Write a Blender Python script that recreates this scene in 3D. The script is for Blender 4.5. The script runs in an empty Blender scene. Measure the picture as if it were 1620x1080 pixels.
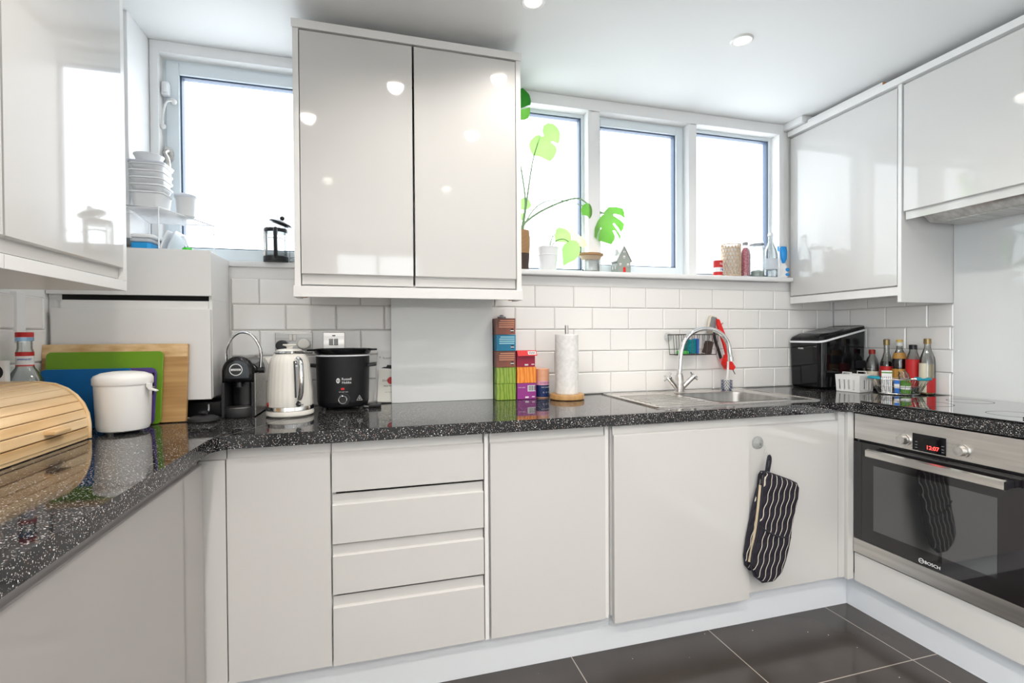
import bpy, bmesh, math, random
from mathutils import Vector, Matrix
random.seed(4)
C = bpy.context.scene.collection
PI = math.pi

# ------------------------------------------------------------------ camera, world, exposure
scene = bpy.context.scene
F, YAW, PITCH, ROLL = 770.51, 0.271434, -0.0110845, -0.0060858
cd = bpy.data.cameras.new('camera'); cam = bpy.data.objects.new('camera', cd); C.objects.link(cam)
cd.sensor_width = 36; cd.sensor_fit = 'HORIZONTAL'; cd.lens = F / 1620 * 36; cd.clip_start = 0.02
_f = Vector((math.sin(YAW) * math.cos(PITCH), math.cos(YAW) * math.cos(PITCH), math.sin(PITCH)))
_r = Vector((math.cos(YAW), -math.sin(YAW), 0)); _u = _r.cross(_f)
_r2 = _r * math.cos(ROLL) + _u * math.sin(ROLL); _u2 = -_r * math.sin(ROLL) + _u * math.cos(ROLL)
cam.matrix_world = Matrix(((_r2.x, _u2.x, -_f.x, -0.10476), (_r2.y, _u2.y, -_f.y, -2.23051), (_r2.z, _u2.z, -_f.z, 1.20091), (0, 0, 0, 1)))
scene.camera = cam
w = bpy.data.worlds.new('overcast_sky'); scene.world = w; w.use_nodes = True
bg = w.node_tree.nodes['Background']; bg.inputs[0].default_value = (0.86, 0.94, 1.0, 1); bg.inputs[1].default_value = 3.4
scene.view_settings.view_transform = 'Standard'
scene.view_settings.look = 'None'
scene.view_settings.gamma = 1
scene.view_settings.exposure = 1.06


def portal(x0, x1, z0, z1, y, inward):
    l = bpy.data.lights.new('window_daylight', 'AREA'); l.shape = 'RECTANGLE'
    l.size = x1 - x0; l.size_y = z1 - z0; l.cycles.is_portal = True
    o = bpy.data.objects.new('window_daylight', l); C.objects.link(o)
    o.location = ((x0 + x1) / 2, y, (z0 + z1) / 2)
    o.rotation_euler = (PI / 2 if inward > 0 else -PI / 2, 0, 0)
    return o


portal(-0.92, -0.30, 1.52, 2.32, 0.2, -1)
portal(0.50, 2.06, 1.52, 2.31, 0.2, -1)
portal(-0.60, 0.45, 1.88, 2.26, -4.85, 1)
_l = portal(-4.3, -2.5, 0.08, 2.2, 0, 1)  # portal for the added left-wall opening that gives fill daylight
_l.location = (-1.24, -3.4, 1.14); _l.rotation_euler = (PI / 2, 0, -PI / 2)

# ------------------------------------------------------------------ materials
def nt(name):
    m = bpy.data.materials.new(name); m.use_nodes = True
    n = m.node_tree.nodes; l = m.node_tree.links
    return m, n, l, n['Principled BSDF']


def pbr(name, col, rough=.4, metal=0, trans=0, ior=1.45, coat=0, alpha=1, emit=None, es=0, spec=.5):
    m, n, l, b = nt(name)
    b.inputs['Base Color'].default_value = (*col, 1); b.inputs['Roughness'].default_value = rough
    b.inputs['Metallic'].default_value = metal; b.inputs['Transmission Weight'].default_value = trans
    b.inputs['IOR'].default_value = ior; b.inputs['Coat Weight'].default_value = coat
    b.inputs['Coat Roughness'].default_value = .03; b.inputs['Alpha'].default_value = alpha
    b.inputs['Specular IOR Level'].default_value = spec
    if emit: b.inputs['Emission Color'].default_value = (*emit, 1); b.inputs['Emission Strength'].default_value = es
    return m


def node(n, t, **k):
    x = n.new(t)
    for a, v in k.items(): setattr(x, a, v)
    return x


def noise_mat(name, c1, c2, scale=(5, 5, 5), rough=.4, metal=0, detail=4, bump=0, coat=0, lo=.35, hi=.65):
    """two colours mixed by stretched noise in object space"""
    m, n, l, b = nt(name)
    tc = node(n, 'ShaderNodeTexCoord'); mp = node(n, 'ShaderNodeMapping'); mp.inputs['Scale'].default_value = scale
    nz = node(n, 'ShaderNodeTexNoise'); nz.inputs['Scale'].default_value = 1; nz.inputs['Detail'].default_value = detail
    cr = node(n, 'ShaderNodeValToRGB'); cr.color_ramp.elements[0].position = lo; cr.color_ramp.elements[1].position = hi
    cr.color_ramp.elements[0].color = (*c1, 1); cr.color_ramp.elements[1].color = (*c2, 1)
    l.new(tc.outputs['Object'], mp.inputs[0]); l.new(mp.outputs[0], nz.inputs['Vector']); l.new(nz.outputs[0], cr.inputs[0])
    l.new(cr.outputs[0], b.inputs['Base Color'])
    b.inputs['Roughness'].default_value = rough; b.inputs['Metallic'].default_value = metal; b.inputs['Coat Weight'].default_value = coat
    if bump:
        bp = node(n, 'ShaderNodeBump'); bp.inputs['Strength'].default_value = bump; bp.inputs['Distance'].default_value = .002
        l.new(nz.outputs[0], bp.inputs['Height']); l.new(bp.outputs[0], b.inputs['Normal'])
    return m


def worktop_mat():
    m, n, l, b = nt('speckled_black_laminate')
    tc = node(n, 'ShaderNodeTexCoord')
    base = None
    col = None
    for sc, th, rnd, c in ((125, .20, .72, (.80, .79, .76)), (210, .28, .70, (.42, .39, .37)), (90, .16, .82, (.92, .91, .89)), (170, .25, .87, (.28, .16, .10)), (290, .26, .72, (.62, .60, .58))):
        v = node(n, 'ShaderNodeTexVoronoi'); v.inputs['Scale'].default_value = sc; v.inputs['Randomness'].default_value = 1
        mpn = node(n, 'ShaderNodeMapping'); mpn.inputs['Rotation'].default_value = (sc * .1, sc * .07, .3); mpn.inputs['Scale'].default_value = (1, 1.5, 1.2)
        l.new(tc.outputs['Object'], mpn.inputs[0]); l.new(mpn.outputs[0], v.inputs['Vector'])
        lt = node(n, 'ShaderNodeMath', operation='LESS_THAN'); lt.inputs[1].default_value = th; l.new(v.outputs['Distance'], lt.inputs[0])
        sx = node(n, 'ShaderNodeSeparateColor'); l.new(v.outputs['Color'], sx.inputs[0])
        gt = node(n, 'ShaderNodeMath', operation='GREATER_THAN'); gt.inputs[1].default_value = rnd; l.new(sx.outputs[0], gt.inputs[0])
        mu = node(n, 'ShaderNodeMath', operation='MULTIPLY'); l.new(lt.outputs[0], mu.inputs[0]); l.new(gt.outputs[0], mu.inputs[1])
        mx = node(n, 'ShaderNodeMix', data_type='RGBA'); l.new(mu.outputs[0], mx.inputs[0])
        if col is None: mx.inputs[6].default_value = (.008, .008, .010, 1)
        else: l.new(col, mx.inputs[6])
        mx.inputs[7].default_value = (*c, 1); col = mx.outputs[2]
    l.new(col, b.inputs['Base Color']); b.inputs['Roughness'].default_value = .05; b.inputs['Specular IOR Level'].default_value = .45
    return m


def glass_thin(name, tint=(1, 1, 1), gloss=.04, rough=.0, edge=1):
    m = bpy.data.materials.new(name); m.use_nodes = True; n = m.node_tree.nodes; l = m.node_tree.links
    n.remove(n['Principled BSDF']); out = n['Material Output']
    t = node(n, 'ShaderNodeBsdfTransparent'); t.inputs[0].default_value = (*tint, 1)
    if edge < 1:  # longer path through the wall of the vessel near its outline
        lw = node(n, 'ShaderNodeLayerWeight'); lw.inputs[0].default_value = .5
        pw = node(n, 'ShaderNodeMath', operation='POWER'); pw.inputs[1].default_value = 2.5; l.new(lw.outputs['Facing'], pw.inputs[0])
        tm = node(n, 'ShaderNodeMix', data_type='RGBA'); l.new(pw.outputs[0], tm.inputs[0])
        tm.inputs[6].default_value = (*tint, 1); tm.inputs[7].default_value = (tint[0] * edge, tint[1] * edge * 1.03, tint[2] * edge * 1.04, 1)
        l.new(tm.outputs[2], t.inputs[0])
    g = node(n, 'ShaderNodeBsdfGlossy'); g.inputs['Roughness'].default_value = rough
    fr = node(n, 'ShaderNodeLayerWeight'); fr.inputs[0].default_value = .25
    ad = node(n, 'ShaderNodeMath', operation='MULTIPLY_ADD'); ad.inputs[1].default_value = .6; ad.inputs[2].default_value = gloss
    l.new(fr.outputs['Fresnel'], ad.inputs[0])
    mx = node(n, 'ShaderNodeMixShader'); l.new(ad.outputs[0], mx.inputs[0]); l.new(t.outputs[0], mx.inputs[1]); l.new(g.outputs[0], mx.inputs[2])
    l.new(mx.outputs[0], out.inputs[0])
    return m


def floor_mat():
    m, n, l, b = nt('polished_dark_porcelain')
    tc = node(n, 'ShaderNodeTexCoord'); mp = node(n, 'ShaderNodeMapping')
    mp.inputs['Location'].default_value = (-.587 + 1.2, .909 + .6, 0)
    l.new(tc.outputs['Object'], mp.inputs[0])
    br = node(n, 'ShaderNodeTexBrick'); br.offset = 0; br.inputs['Scale'].default_value = 1
    br.inputs['Brick Width'].default_value = .6; br.inputs['Row Height'].default_value = .6; br.inputs['Mortar Size'].default_value = .0018
    br.inputs['Mortar Smooth'].default_value = 0
    nz = node(n, 'ShaderNodeTexNoise'); nz.inputs['Scale'].default_value = 3; nz.inputs['Detail'].default_value = 6
    l.new(tc.outputs['Object'], nz.inputs['Vector'])
    cr = node(n, 'ShaderNodeValToRGB'); cr.color_ramp.elements[0].color = (.030, .026, .024, 1); cr.color_ramp.elements[1].color = (.062, .053, .047, 1)
    l.new(nz.outputs[0], cr.inputs[0]); l.new(cr.outputs[0], br.inputs['Color1']); l.new(cr.outputs[0], br.inputs['Color2'])
    br.inputs['Mortar'].default_value = (.34, .30, .26, 1)
    l.new(mp.outputs[0], br.inputs['Vector'])
    # dust specks
    v = node(n, 'ShaderNodeTexVoronoi'); v.inputs['Scale'].default_value = 16; l.new(tc.outputs['Object'], v.inputs['Vector'])
    lt = node(n, 'ShaderNodeMath', operation='LESS_THAN'); lt.inputs[1].default_value = .035; l.new(v.outputs['Distance'], lt.inputs[0])
    mx = node(n, 'ShaderNodeMix', data_type='RGBA'); l.new(lt.outputs[0], mx.inputs[0]); l.new(br.outputs['Color'], mx.inputs[6]); mx.inputs[7].default_value = (.5, .48, .45, 1)
    l.new(mx.outputs[2], b.inputs['Base Color']); b.inputs['Roughness'].default_value = .12
    return m


def stripe_mat():
    m, n, l, b = nt('quilted_navy_cream_stripe')
    tc = node(n, 'ShaderNodeTexCoord'); sp = node(n, 'ShaderNodeSeparateXYZ'); l.new(tc.outputs['Object'], sp.inputs[0])

    def mth(op, a, bb, c=None):
        x = node(n, 'ShaderNodeMath', operation=op)
        for i, q in enumerate((a, bb) if c is None else (a, bb, c)):
            if isinstance(q, (int, float)): x.inputs[i].default_value = q
            else: l.new(q, x.inputs[i])
        return x.outputs[0]
    z = sp.outputs['Z']
    s = mth('SINE', mth('MULTIPLY', z, 105), 0)
    x1 = mth('ADD', sp.outputs['X'], mth('MULTIPLY', z, -.30))
    xx = mth('ADD', x1, mth('MULTIPLY', s, .0026))
    fr = mth('FRACT', mth('MULTIPLY', xx, 38), 0)
    lt = mth('LESS_THAN', fr, .11)
    mx = node(n, 'ShaderNodeMix', data_type='RGBA'); l.new(lt, mx.inputs[0]); mx.inputs[6].default_value = (.028, .026, .034, 1); mx.inputs[7].default_value = (.62, .57, .49, 1)
    l.new(mx.outputs[2], b.inputs['Base Color']); b.inputs['Roughness'].default_value = .95; b.inputs['Specular IOR Level'].default_value = .1
    q = mth('ABSOLUTE', mth('SINE', mth('MULTIPLY', xx, 38 * PI), 0), 0)
    q2 = mth('MULTIPLY', mth('ABSOLUTE', mth('SINE', mth('MULTIPLY', z, 52), 0), 0), q)
    bp = node(n, 'ShaderNodeBump'); bp.inputs['Strength'].default_value = .8; bp.inputs['Distance'].default_value = .006
    l.new(q2, bp.inputs['Height']); l.new(bp.outputs[0], b.inputs['Normal'])
    return m


def bricks_flat(name, c1, c2, scale):
    m, n, l, b = nt(name)
    tc = node(n, 'ShaderNodeTexCoord'); wv = node(n, 'ShaderNodeTexWave'); wv.bands_direction = 'X'; wv.inputs['Scale'].default_value = scale
    wv.inputs['Distortion'].default_value = 9; wv.inputs['Detail'].default_value = 3; wv.inputs['Detail Scale'].default_value = 1.5
    mp = node(n, 'ShaderNodeMapping'); mp.inputs['Scale'].default_value = (1, 1, .25)
    l.new(tc.outputs['Object'], mp.inputs[0]); l.new(mp.outputs[0], wv.inputs['Vector'])
    cr = node(n, 'ShaderNodeValToRGB'); cr.color_ramp.elements[0].color = (*c1, 1); cr.color_ramp.elements[1].color = (*c2, 1)
    l.new(wv.outputs[0], cr.inputs[0]); l.new(cr.outputs[0], b.inputs['Base Color']); b.inputs['Roughness'].default_value = .35
    return m


def weave_mat(name, c1, c2, sc=90):
    m, n, l, b = nt(name)
    tc = node(n, 'ShaderNodeTexCoord'); wv = node(n, 'ShaderNodeTexWave'); wv.bands_direction = 'Z'; wv.inputs['Scale'].default_value = sc
    wv.inputs['Distortion'].default_value = 1.5
    l.new(tc.outputs['Object'], wv.inputs['Vector'])
    cr = node(n, 'ShaderNodeValToRGB'); cr.color_ramp.elements[0].color = (*c1, 1); cr.color_ramp.elements[1].color = (*c2, 1)
    l.new(wv.outputs[0], cr.inputs[0]); l.new(cr.outputs[0], b.inputs['Base Color']); b.inputs['Roughness'].default_value = .8
    bp = node(n, 'ShaderNodeBump'); bp.inputs['Strength'].default_value = .8; bp.inputs['Distance'].default_value = .002
    l.new(wv.outputs[0], bp.inputs['Height']); l.new(bp.outputs[0], b.inputs['Normal'])
    return m


def leaf_mat(name, c1, c2):
    m, n, l, b = nt(name)
    tc = node(n, 'ShaderNodeTexCoord'); nz = node(n, 'ShaderNodeTexNoise'); nz.inputs['Scale'].default_value = 14
    cr = node(n, 'ShaderNodeValToRGB'); cr.color_ramp.elements[0].color = (*c1, 1); cr.color_ramp.elements[1].color = (*c2, 1)
    l.new(tc.outputs['Object'], nz.inputs['Vector']); l.new(nz.outputs[0], cr.inputs[0]); l.new(cr.outputs[0], b.inputs['Base Color'])
    b.inputs['Roughness'].default_value = .4
    tr = node(n, 'ShaderNodeBsdfTranslucent'); l.new(cr.outputs[0], tr.inputs[0])
    mx = node(n, 'ShaderNodeMixShader'); mx.inputs[0].default_value = .62
    l.new(b.outputs[0], mx.inputs[1]); l.new(tr.outputs[0], mx.inputs[2]); l.new(mx.outputs[0], n['Material Output'].inputs[0])
    return m


M = {}
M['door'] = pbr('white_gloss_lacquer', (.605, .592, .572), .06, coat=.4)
M['doorgrey'] = pbr('warm_grey_gloss_lacquer', (.36, .335, .325), .08, coat=.3)  # white lacquer with the shade on the left run darkened into its colour
M['carcass'] = pbr('white_melamine', (.76, .75, .735), .25)
M['plinth'] = pbr('pale_grey_plinth_board', (.75, .775, .81), .25)
M['wall'] = pbr('white_emulsion', (.84, .83, .815), .75)
M['ceiling'] = pbr('white_ceiling_paint', (.80, .805, .80), .8)
M['paint'] = pbr('white_painted_timber', (.82, .82, .82), .45)
M['upvc'] = pbr('white_window_frame', (.76, .83, .87), .35)
M['gasket'] = pbr('dark_blue_gasket', (.07, .10, .16), .5)
M['tile'] = pbr('white_glazed_tile', (.84, .82, .795), .10, coat=.3)
M['grout'] = pbr('grey_grout', (.50, .48, .46), .9)
M['top'] = worktop_mat()
M['floor'] = floor_mat()
M['steel'] = noise_mat('brushed_steel', (.52, .50, .48), (.70, .68, .65), (3, 60, 60), .28, 1)
M['steelx'] = noise_mat('brushed_oven_steel', (.55, .53, .50), (.74, .71, .67), (60, 2, 40), .3, 1)
M['sink'] = noise_mat('stainless_sink_steel', (.62, .59, .56), (.74, .71, .68), (4, 60, 4), .25, 1)
M['bowl'] = noise_mat('satin_sink_bowl_steel', (.36, .35, .34), (.46, .45, .43), (30, 30, 3), .33, 1)
M['chrome'] = pbr('chrome', (.78, .78, .78), .06, 1)
M['black'] = pbr('black_plastic', (.012, .012, .014), .3)
M['blackgloss'] = pbr('gloss_black', (.005, .005, .006), .05, spec=.38)
M['blackmatt'] = pbr('matt_black', (.02, .02, .022), .6)
M['cooker'] = pbr('satin_black_enamel', (.010, .010, .012), .36, spec=.35)
M['darkgap'] = pbr('dark_void_black', (.006, .006, .006), .9)
M['white'] = pbr('white_plastic', (.80, .79, .77), .3)
M['cream'] = pbr('cream_enamel', (.76, .735, .68), .12, coat=.5)
M['winglass'] = glass_thin('window_glass', (1, 1, 1), .03)
M['glassware'] = glass_thin('clear_glassware', (.955, .968, .968), .05, edge=.45)
M['blueglass'] = glass_thin('blue_tinted_glass', (.55, .75, .92), .06)
M['clearplastic'] = glass_thin('clear_plastic', (.97, .98, .985), .06, .05)
M['frost'] = pbr('frosted_plastic', (.86, .87, .88), .35, trans=.15)
M['splash'] = pbr('pale_grey_back_painted_glass', (.76, .775, .77), .03, coat=.5)
M['bamboo'] = noise_mat('bamboo_wood', (.55, .33, .14), (.78, .56, .31), (14, 1.5, 40), .35, bump=.1)
M['bambooy'] = noise_mat('pale_bamboo_slats', (.68, .43, .20), (.86, .64, .38), (18, 2, 18), .3, bump=.1)
M['bamboox'] = noise_mat('bamboo_board', (.36, .19, .065), (.52, .31, .12), (3, 20, 60), .4, bump=.1)
M['wood'] = noise_mat('bamboo_base', (.42, .22, .07), (.58, .34, .13), (30, 30, 4), .4)
M['green'] = noise_mat('green_chopping_plastic', (.12, .27, .01), (.17, .34, .015), (3, 3, 3), .35)
M['blue'] = pbr('blue_chopping_plastic', (.0, .11, .33), .35)
M['purple'] = pbr('purple_chopping_plastic', (.08, .05, .22), .35)
M['teal'] = pbr('teal_silicone', (.01, .33, .45), .4)
M['tealsponge'] = noise_mat('teal_sponge', (.0, .16, .20), (.0, .28, .32), (90, 90, 90), .9)
M['limecloth'] = pbr('lime_cloth', (.08, .55, .10), .8)
M['red'] = pbr('red_silicone', (.75, .02, .015), .35)
M['redcap'] = pbr('dark_red_cap', (.30, .02, .01), .4)
M['brass'] = pbr('brass_cap', (.33, .24, .11), .35, .7)
M['yellowcap'] = pbr('yellow_cap', (.72, .50, .12), .4)
M['soy'] = pbr('soy_sauce', (.012, .006, .004), .08)
M['amber'] = pbr('amber_oil', (.50, .26, .06), .1)
M['olive'] = pbr('olive_vinegar', (.28, .20, .07), .1)
M['labelcream'] = pbr('cream_paper_label', (.72, .66, .52), .6)
M['labelcream2'] = pbr('ivory_paper', (.80, .78, .71), .6)
M['labelwhite'] = pbr('white_paper', (.82, .81, .80), .6)
M['labelred'] = pbr('red_label', (.54, .02, .02), .45)
M['labelgreen'] = pbr('green_label', (.10, .26, .04), .5)
M['labelblue'] = pbr('blue_print', (.02, .16, .58), .5)
M['text_black'] = pbr('black_ink', (.015, .015, .02), .6)
M['text_white'] = pbr('white_ink', (.85, .85, .85), .5)
M['text_grey'] = pbr('grey_ink', (.25, .25, .26), .6)
M['midgrey'] = pbr('mid_grey_plastic', (.42, .42, .41), .4)
M['plate'] = noise_mat('brushed_steel_plate', (.30, .29, .28), (.42, .41, .39), (3, 3, 90), .33, 1)  # steel with the shade behind the kettle put into its colour
M['pinktext'] = pbr('purple_ink', (.20, .05, .22), .6)
M['brownbox'] = noise_mat('copper_brown_carton', (.13, .045, .03), (.30, .09, .055), (8, 8, 10), .4)
M['copper'] = pbr('copper_print', (.62, .27, .17), .4)
M['bluebox'] = pbr('petrol_blue_carton', (.01, .20, .36), .4)
M['paleblue'] = pbr('pale_blue_print', (.35, .66, .75), .5)
M['limebox'] = bricks_flat('lime_painted_carton', (.16, .30, .02), (.36, .48, .07), 20)
M['orangebox'] = bricks_flat('orange_painted_carton', (.80, .18, .01), (.92, .38, .06), 18)
M['purplebox'] = pbr('magenta_purple_carton', (.32, .04, .26), .4)
M['crimson'] = pbr('crimson_carton', (.36, .01, .05), .4)
M['redflap'] = pbr('scarlet_carton_flap', (.70, .03, .03), .4)
M['peach'] = pbr('peach_card_tube', (.85, .45, .28), .5)
M['pink'] = pbr('pink_band', (.85, .42, .55), .5)
M['navy'] = pbr('navy_label', (.01, .03, .12), .4)
M['tissue'] = noise_mat('embossed_kitchen_paper', (.72, .71, .69), (.82, .81, .79), (60, 60, 60), .9, bump=.6)
M['stripe'] = stripe_mat()
M['hem'] = pbr('black_bias_binding', (.02, .02, .028), .9)
M['hemcream'] = pbr('cream_quilted_lining', (.62, .52, .36), .9)
M['ovenglass'] = pbr('black_oven_glass', (.012, .010, .011), .03, ior=1.65)
M['ovenwindow'] = pbr('smoked_oven_window', (.022, .023, .024), .035, ior=2.3)
M['hob'] = pbr('black_ceramic_hob', (.010, .010, .012), .03, coat=1)
M['led'] = pbr('red_led_digits', (.8, .02, .02), .5, emit=(1, .05, .04), es=2.5)
M['lamp'] = pbr('lit_downlight_lens', (1, .9, .75), .5, emit=(1, .88, .72), es=4)
M['leaf'] = leaf_mat('monstera_green', (.26, .56, .13), (.42, .72, .24))
M['leafdark'] = leaf_mat('monstera_deep_green', (.05, .34, .04), (.11, .46, .08))
M['leafpale'] = leaf_mat('pale_lime_leaf', (.50, .76, .32), (.64, .84, .46))
M['leafyellow'] = leaf_mat('yellowing_leaf', (.82, .80, .56), (.90, .88, .68))
M['stem'] = pbr('green_stem', (.20, .32, .17), .5)
M['wicker'] = weave_mat('brown_wicker', (.28, .14, .06), (.62, .38, .18))
M['wickerdark'] = weave_mat('dark_wicker', (.035, .022, .02), (.12, .075, .06))
M['rattan'] = pbr('natural_rattan', (.62, .47, .32), .7)
M['houseclay'] = pbr('grey_green_glazed_clay', (.33, .37, .33), .4)
M['roofclay'] = pbr('pale_grey_glazed_clay', (.62, .63, .62), .4)
M['pinksalt'] = noise_mat('pink_salt_grains', (.42, .05, .09), (.80, .30, .38), (160, 160, 160), .5)
M['whitewash'] = pbr('white_powder_coat', (.85, .86, .88), .4)
M['wire'] = pbr('dark_bronze_wire', (.10, .08, .07), .35, .8)
M['wiresteel'] = pbr('steel_wire', (.62, .60, .58), .25, 1)
M['rawwood'] = pbr('raw_chipboard_edge', (.55, .26, .12), .8)
M['soil'] = pbr('potting_soil', (.09, .06, .04), .95)
M['lid'] = pbr('translucent_white_lid', (.80, .84, .90), .3, trans=.3)
M['lidblue'] = pbr('bright_blue_lid', (.02, .34, .75), .35)
M['limegreen'] = pbr('bright_green_plastic', (.05, .62, .04), .35)
M['bluebag'] = pbr('blue_printed_bag', (.02, .30, .75), .4)


# ------------------------------------------------------------------ mesh helpers
def wmat(o):
    m = Matrix.Identity(4)
    while o is not None:
        m = o.matrix_basis @ m; o = o.parent
    return m


class MB:
    def __init__(s): s.bm = bmesh.new(); s.mi = 0

    def mat(s, i): s.mi = i; return s

    def _fin(s, faces):
        for f in faces: f.material_index = s.mi

    def box(s, x0, x1, y0, y1, z0, z1, bev=0, seg=2, X=None):
        v = [s.bm.verts.new((x, y, z)) for x in (x0, x1) for y in (y0, y1) for z in (z0, z1)]
        fs = [s.bm.faces.new([v[i] for i in q]) for q in ((0, 1, 3, 2), (4, 6, 7, 5), (0, 4, 5, 1), (2, 3, 7, 6), (0, 2, 6, 4), (1, 5, 7, 3))]
        s._fin(fs)
        if bev:
            es = list({e for f in fs for e in f.edges})
            r = bmesh.ops.bevel(s.bm, geom=es, offset=bev, segments=seg, affect='EDGES', profile=.5)
            s._fin(r['faces']); v = list({a for f in r['faces'] for a in f.verts} | {a for a in v if a.is_valid})
        if X is not None: bmesh.ops.transform(s.bm, matrix=X, verts=v)
        return s

    def prism(s, poly, axis, a, b, bev=0, seg=2, X=None):
        def P(p, t):
            return {'x': (t, p[0], p[1]), 'y': (p[0], t, p[1]), 'z': (p[0], p[1], t)}[axis]
        va = [s.bm.verts.new(P(p, a)) for p in poly]; vb = [s.bm.verts.new(P(p, b)) for p in poly]
        n = len(poly); fs = [s.bm.faces.new(va), s.bm.faces.new(vb[::-1])]
        fs += [s.bm.faces.new([va[i], vb[i], vb[(i + 1) % n], va[(i + 1) % n]]) for i in range(n)]
        s._fin(fs); bmesh.ops.recalc_face_normals(s.bm, faces=fs)
        vs = va + vb
        if bev:
            es = list(fs[0].edges) + list(fs[1].edges)
            r = bmesh.ops.bevel(s.bm, geom=es, offset=bev, segments=seg, affect='EDGES', profile=.5)
            s._fin(r['faces']); vs = list({a for f in r['faces'] for a in f.verts} | {a for a in vs if a.is_valid})
        if X is not None: bmesh.ops.transform(s.bm, matrix=X, verts=vs)
        return s

    def lathe(s, prof, c=(0, 0, 0), seg=32, sx=1, sy=1, X=None, flute=0, nf=0):
        rings = []; allv = []
        for r, z in prof:
            if r < 1e-6: ring = [s.bm.verts.new((c[0], c[1], c[2] + z))]
            else:
                ring = []
                for i in range(seg):
                    a = 2 * PI * i / seg
                    rr = r * (1 + flute * math.cos(nf * a)) if flute else r
                    ring.append(s.bm.verts.new((c[0] + rr * sx * math.cos(a), c[1] + rr * sy * math.sin(a), c[2] + z)))
            rings.append(ring); allv += ring
        fs = []
        for A, B in zip(rings, rings[1:]):
            for i in range(seg):
                j = (i + 1) % seg
                if len(A) == 1 and len(B) == 1: break
                if len(A) == 1: fs.append(s.bm.faces.new((A[0], B[j], B[i])))
                elif len(B) == 1: fs.append(s.bm.faces.new((A[i], A[j], B[0])))
                else: fs.append(s.bm.faces.new((A[i], A[j], B[j], B[i])))
        for ring, rev in ((rings[0], True), (rings[-1], False)):
            if len(ring) > 1 and prof[0] != prof[-1]: fs.append(s.bm.faces.new(ring[::-1] if rev else ring))
        s._fin(fs)
        if X is not None: bmesh.ops.transform(s.bm, matrix=X, verts=allv)
        return s

    def tube(s, pts, r, seg=8, closed=False, sm=0):
        pts = [Vector(p) for p in pts]
        if sm:
            q = []
            n = len(pts)
            for i in range(n - 1):
                p0, p1, p2, p3 = pts[max(i - 1, 0)], pts[i], pts[i + 1], pts[min(i + 2, n - 1)]
                for k in range(sm):
                    t = k / sm
                    q.append(.5 * ((2 * p1) + (p2 - p0) * t + (2 * p0 - 5 * p1 + 4 * p2 - p3) * t * t + (3 * p1 - p0 - 3 * p2 + p3) * t ** 3))
            q.append(pts[-1]); pts = q
        n = len(pts); rs = r if isinstance(r, (list, tuple)) else None
        rings = []; prev = None
        for i, p in enumerate(pts):
            if closed: t = (pts[(i + 1) % n] - pts[i - 1]).normalized()
            else: t = (pts[min(i + 1, n - 1)] - pts[max(i - 1, 0)]).normalized()
            if prev is None:
                a = t.cross(Vector((0, 0, 1)))
                if a.length < .1: a = t.cross(Vector((1, 0, 0)))
            else: a = prev - t * prev.dot(t)
            a.normalize(); prev = a; b = t.cross(a)
            rr = (rs[0] + (rs[-1] - rs[0]) * i / (n - 1)) if rs else r
            rings.append([s.bm.verts.new(p + (a * math.cos(2 * PI * k / seg) + b * math.sin(2 * PI * k / seg)) * rr) for k in range(seg)])
        fs = []
        for i in range(n if closed else n - 1):
            A, B = rings[i], rings[(i + 1) % n]
            for k in range(seg): fs.append(s.bm.faces.new((A[k], A[(k + 1) % seg], B[(k + 1) % seg], B[k])))
        if not closed: fs += [s.bm.faces.new(rings[0][::-1]), s.bm.faces.new(rings[-1])]
        s._fin(fs)
        return s

    def cyl(s, p0, p1, r, r2=None, seg=20): return s.tube([p0, p1], (r, r if r2 is None else r2), seg)

    def ball(s, c, r, sc=(1, 1, 1), seg=16):
        res = bmesh.ops.create_uvsphere(s.bm, u_segments=seg, v_segments=seg // 2, radius=r, matrix=Matrix.Translation(c) @ Matrix.Diagonal((*sc, 1)))
        s._fin({f for v in res['verts'] for f in v.link_faces}); return s

    def build(s, name, mats, parent=None, world=True, smooth=38, kind=None):
        me = bpy.data.meshes.new(name)
        bmesh.ops.recalc_face_normals(s.bm, faces=s.bm.faces)
        for f in s.bm.faces: f.smooth = True
        ca = math.radians(smooth)
        for e in s.bm.edges:
            if len(e.link_faces) != 2: continue
            an = e.calc_face_angle(0)
            if an > ca: e.smooth = False
            elif an > .05:
                a_, b_ = sorted(f.calc_area() for f in e.link_faces)
                if b_ > 10 * a_: e.smooth = False
        if world and parent is not None: s.bm.transform(wmat(parent).inverted())
        s.bm.to_mesh(me); s.bm.free()
        for m in (mats if isinstance(mats, (list, tuple)) else [mats]): me.materials.append(m)
        o = bpy.data.objects.new(name, me); C.objects.link(o)
        if parent is not None: o.parent = parent
        if kind: o['kind'] = kind
        return o


def thing(name, label, cat, loc=(0, 0, 0), rz=0, group=None):
    o = bpy.data.objects.new(name, None); C.objects.link(o); o.location = loc; o.rotation_euler = (0, 0, rz)
    o.empty_display_size = .05
    o['label'] = label; o['category'] = cat
    if group: o['group'] = group
    return o


def tag(o, label, cat, group=None):
    o['label'] = label; o['category'] = cat
    if group: o['group'] = group
    return o


def struct(o, label=None, cat=None):
    o['kind'] = 'structure'
    if label: o['label'] = label; o['category'] = cat
    return o


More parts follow.
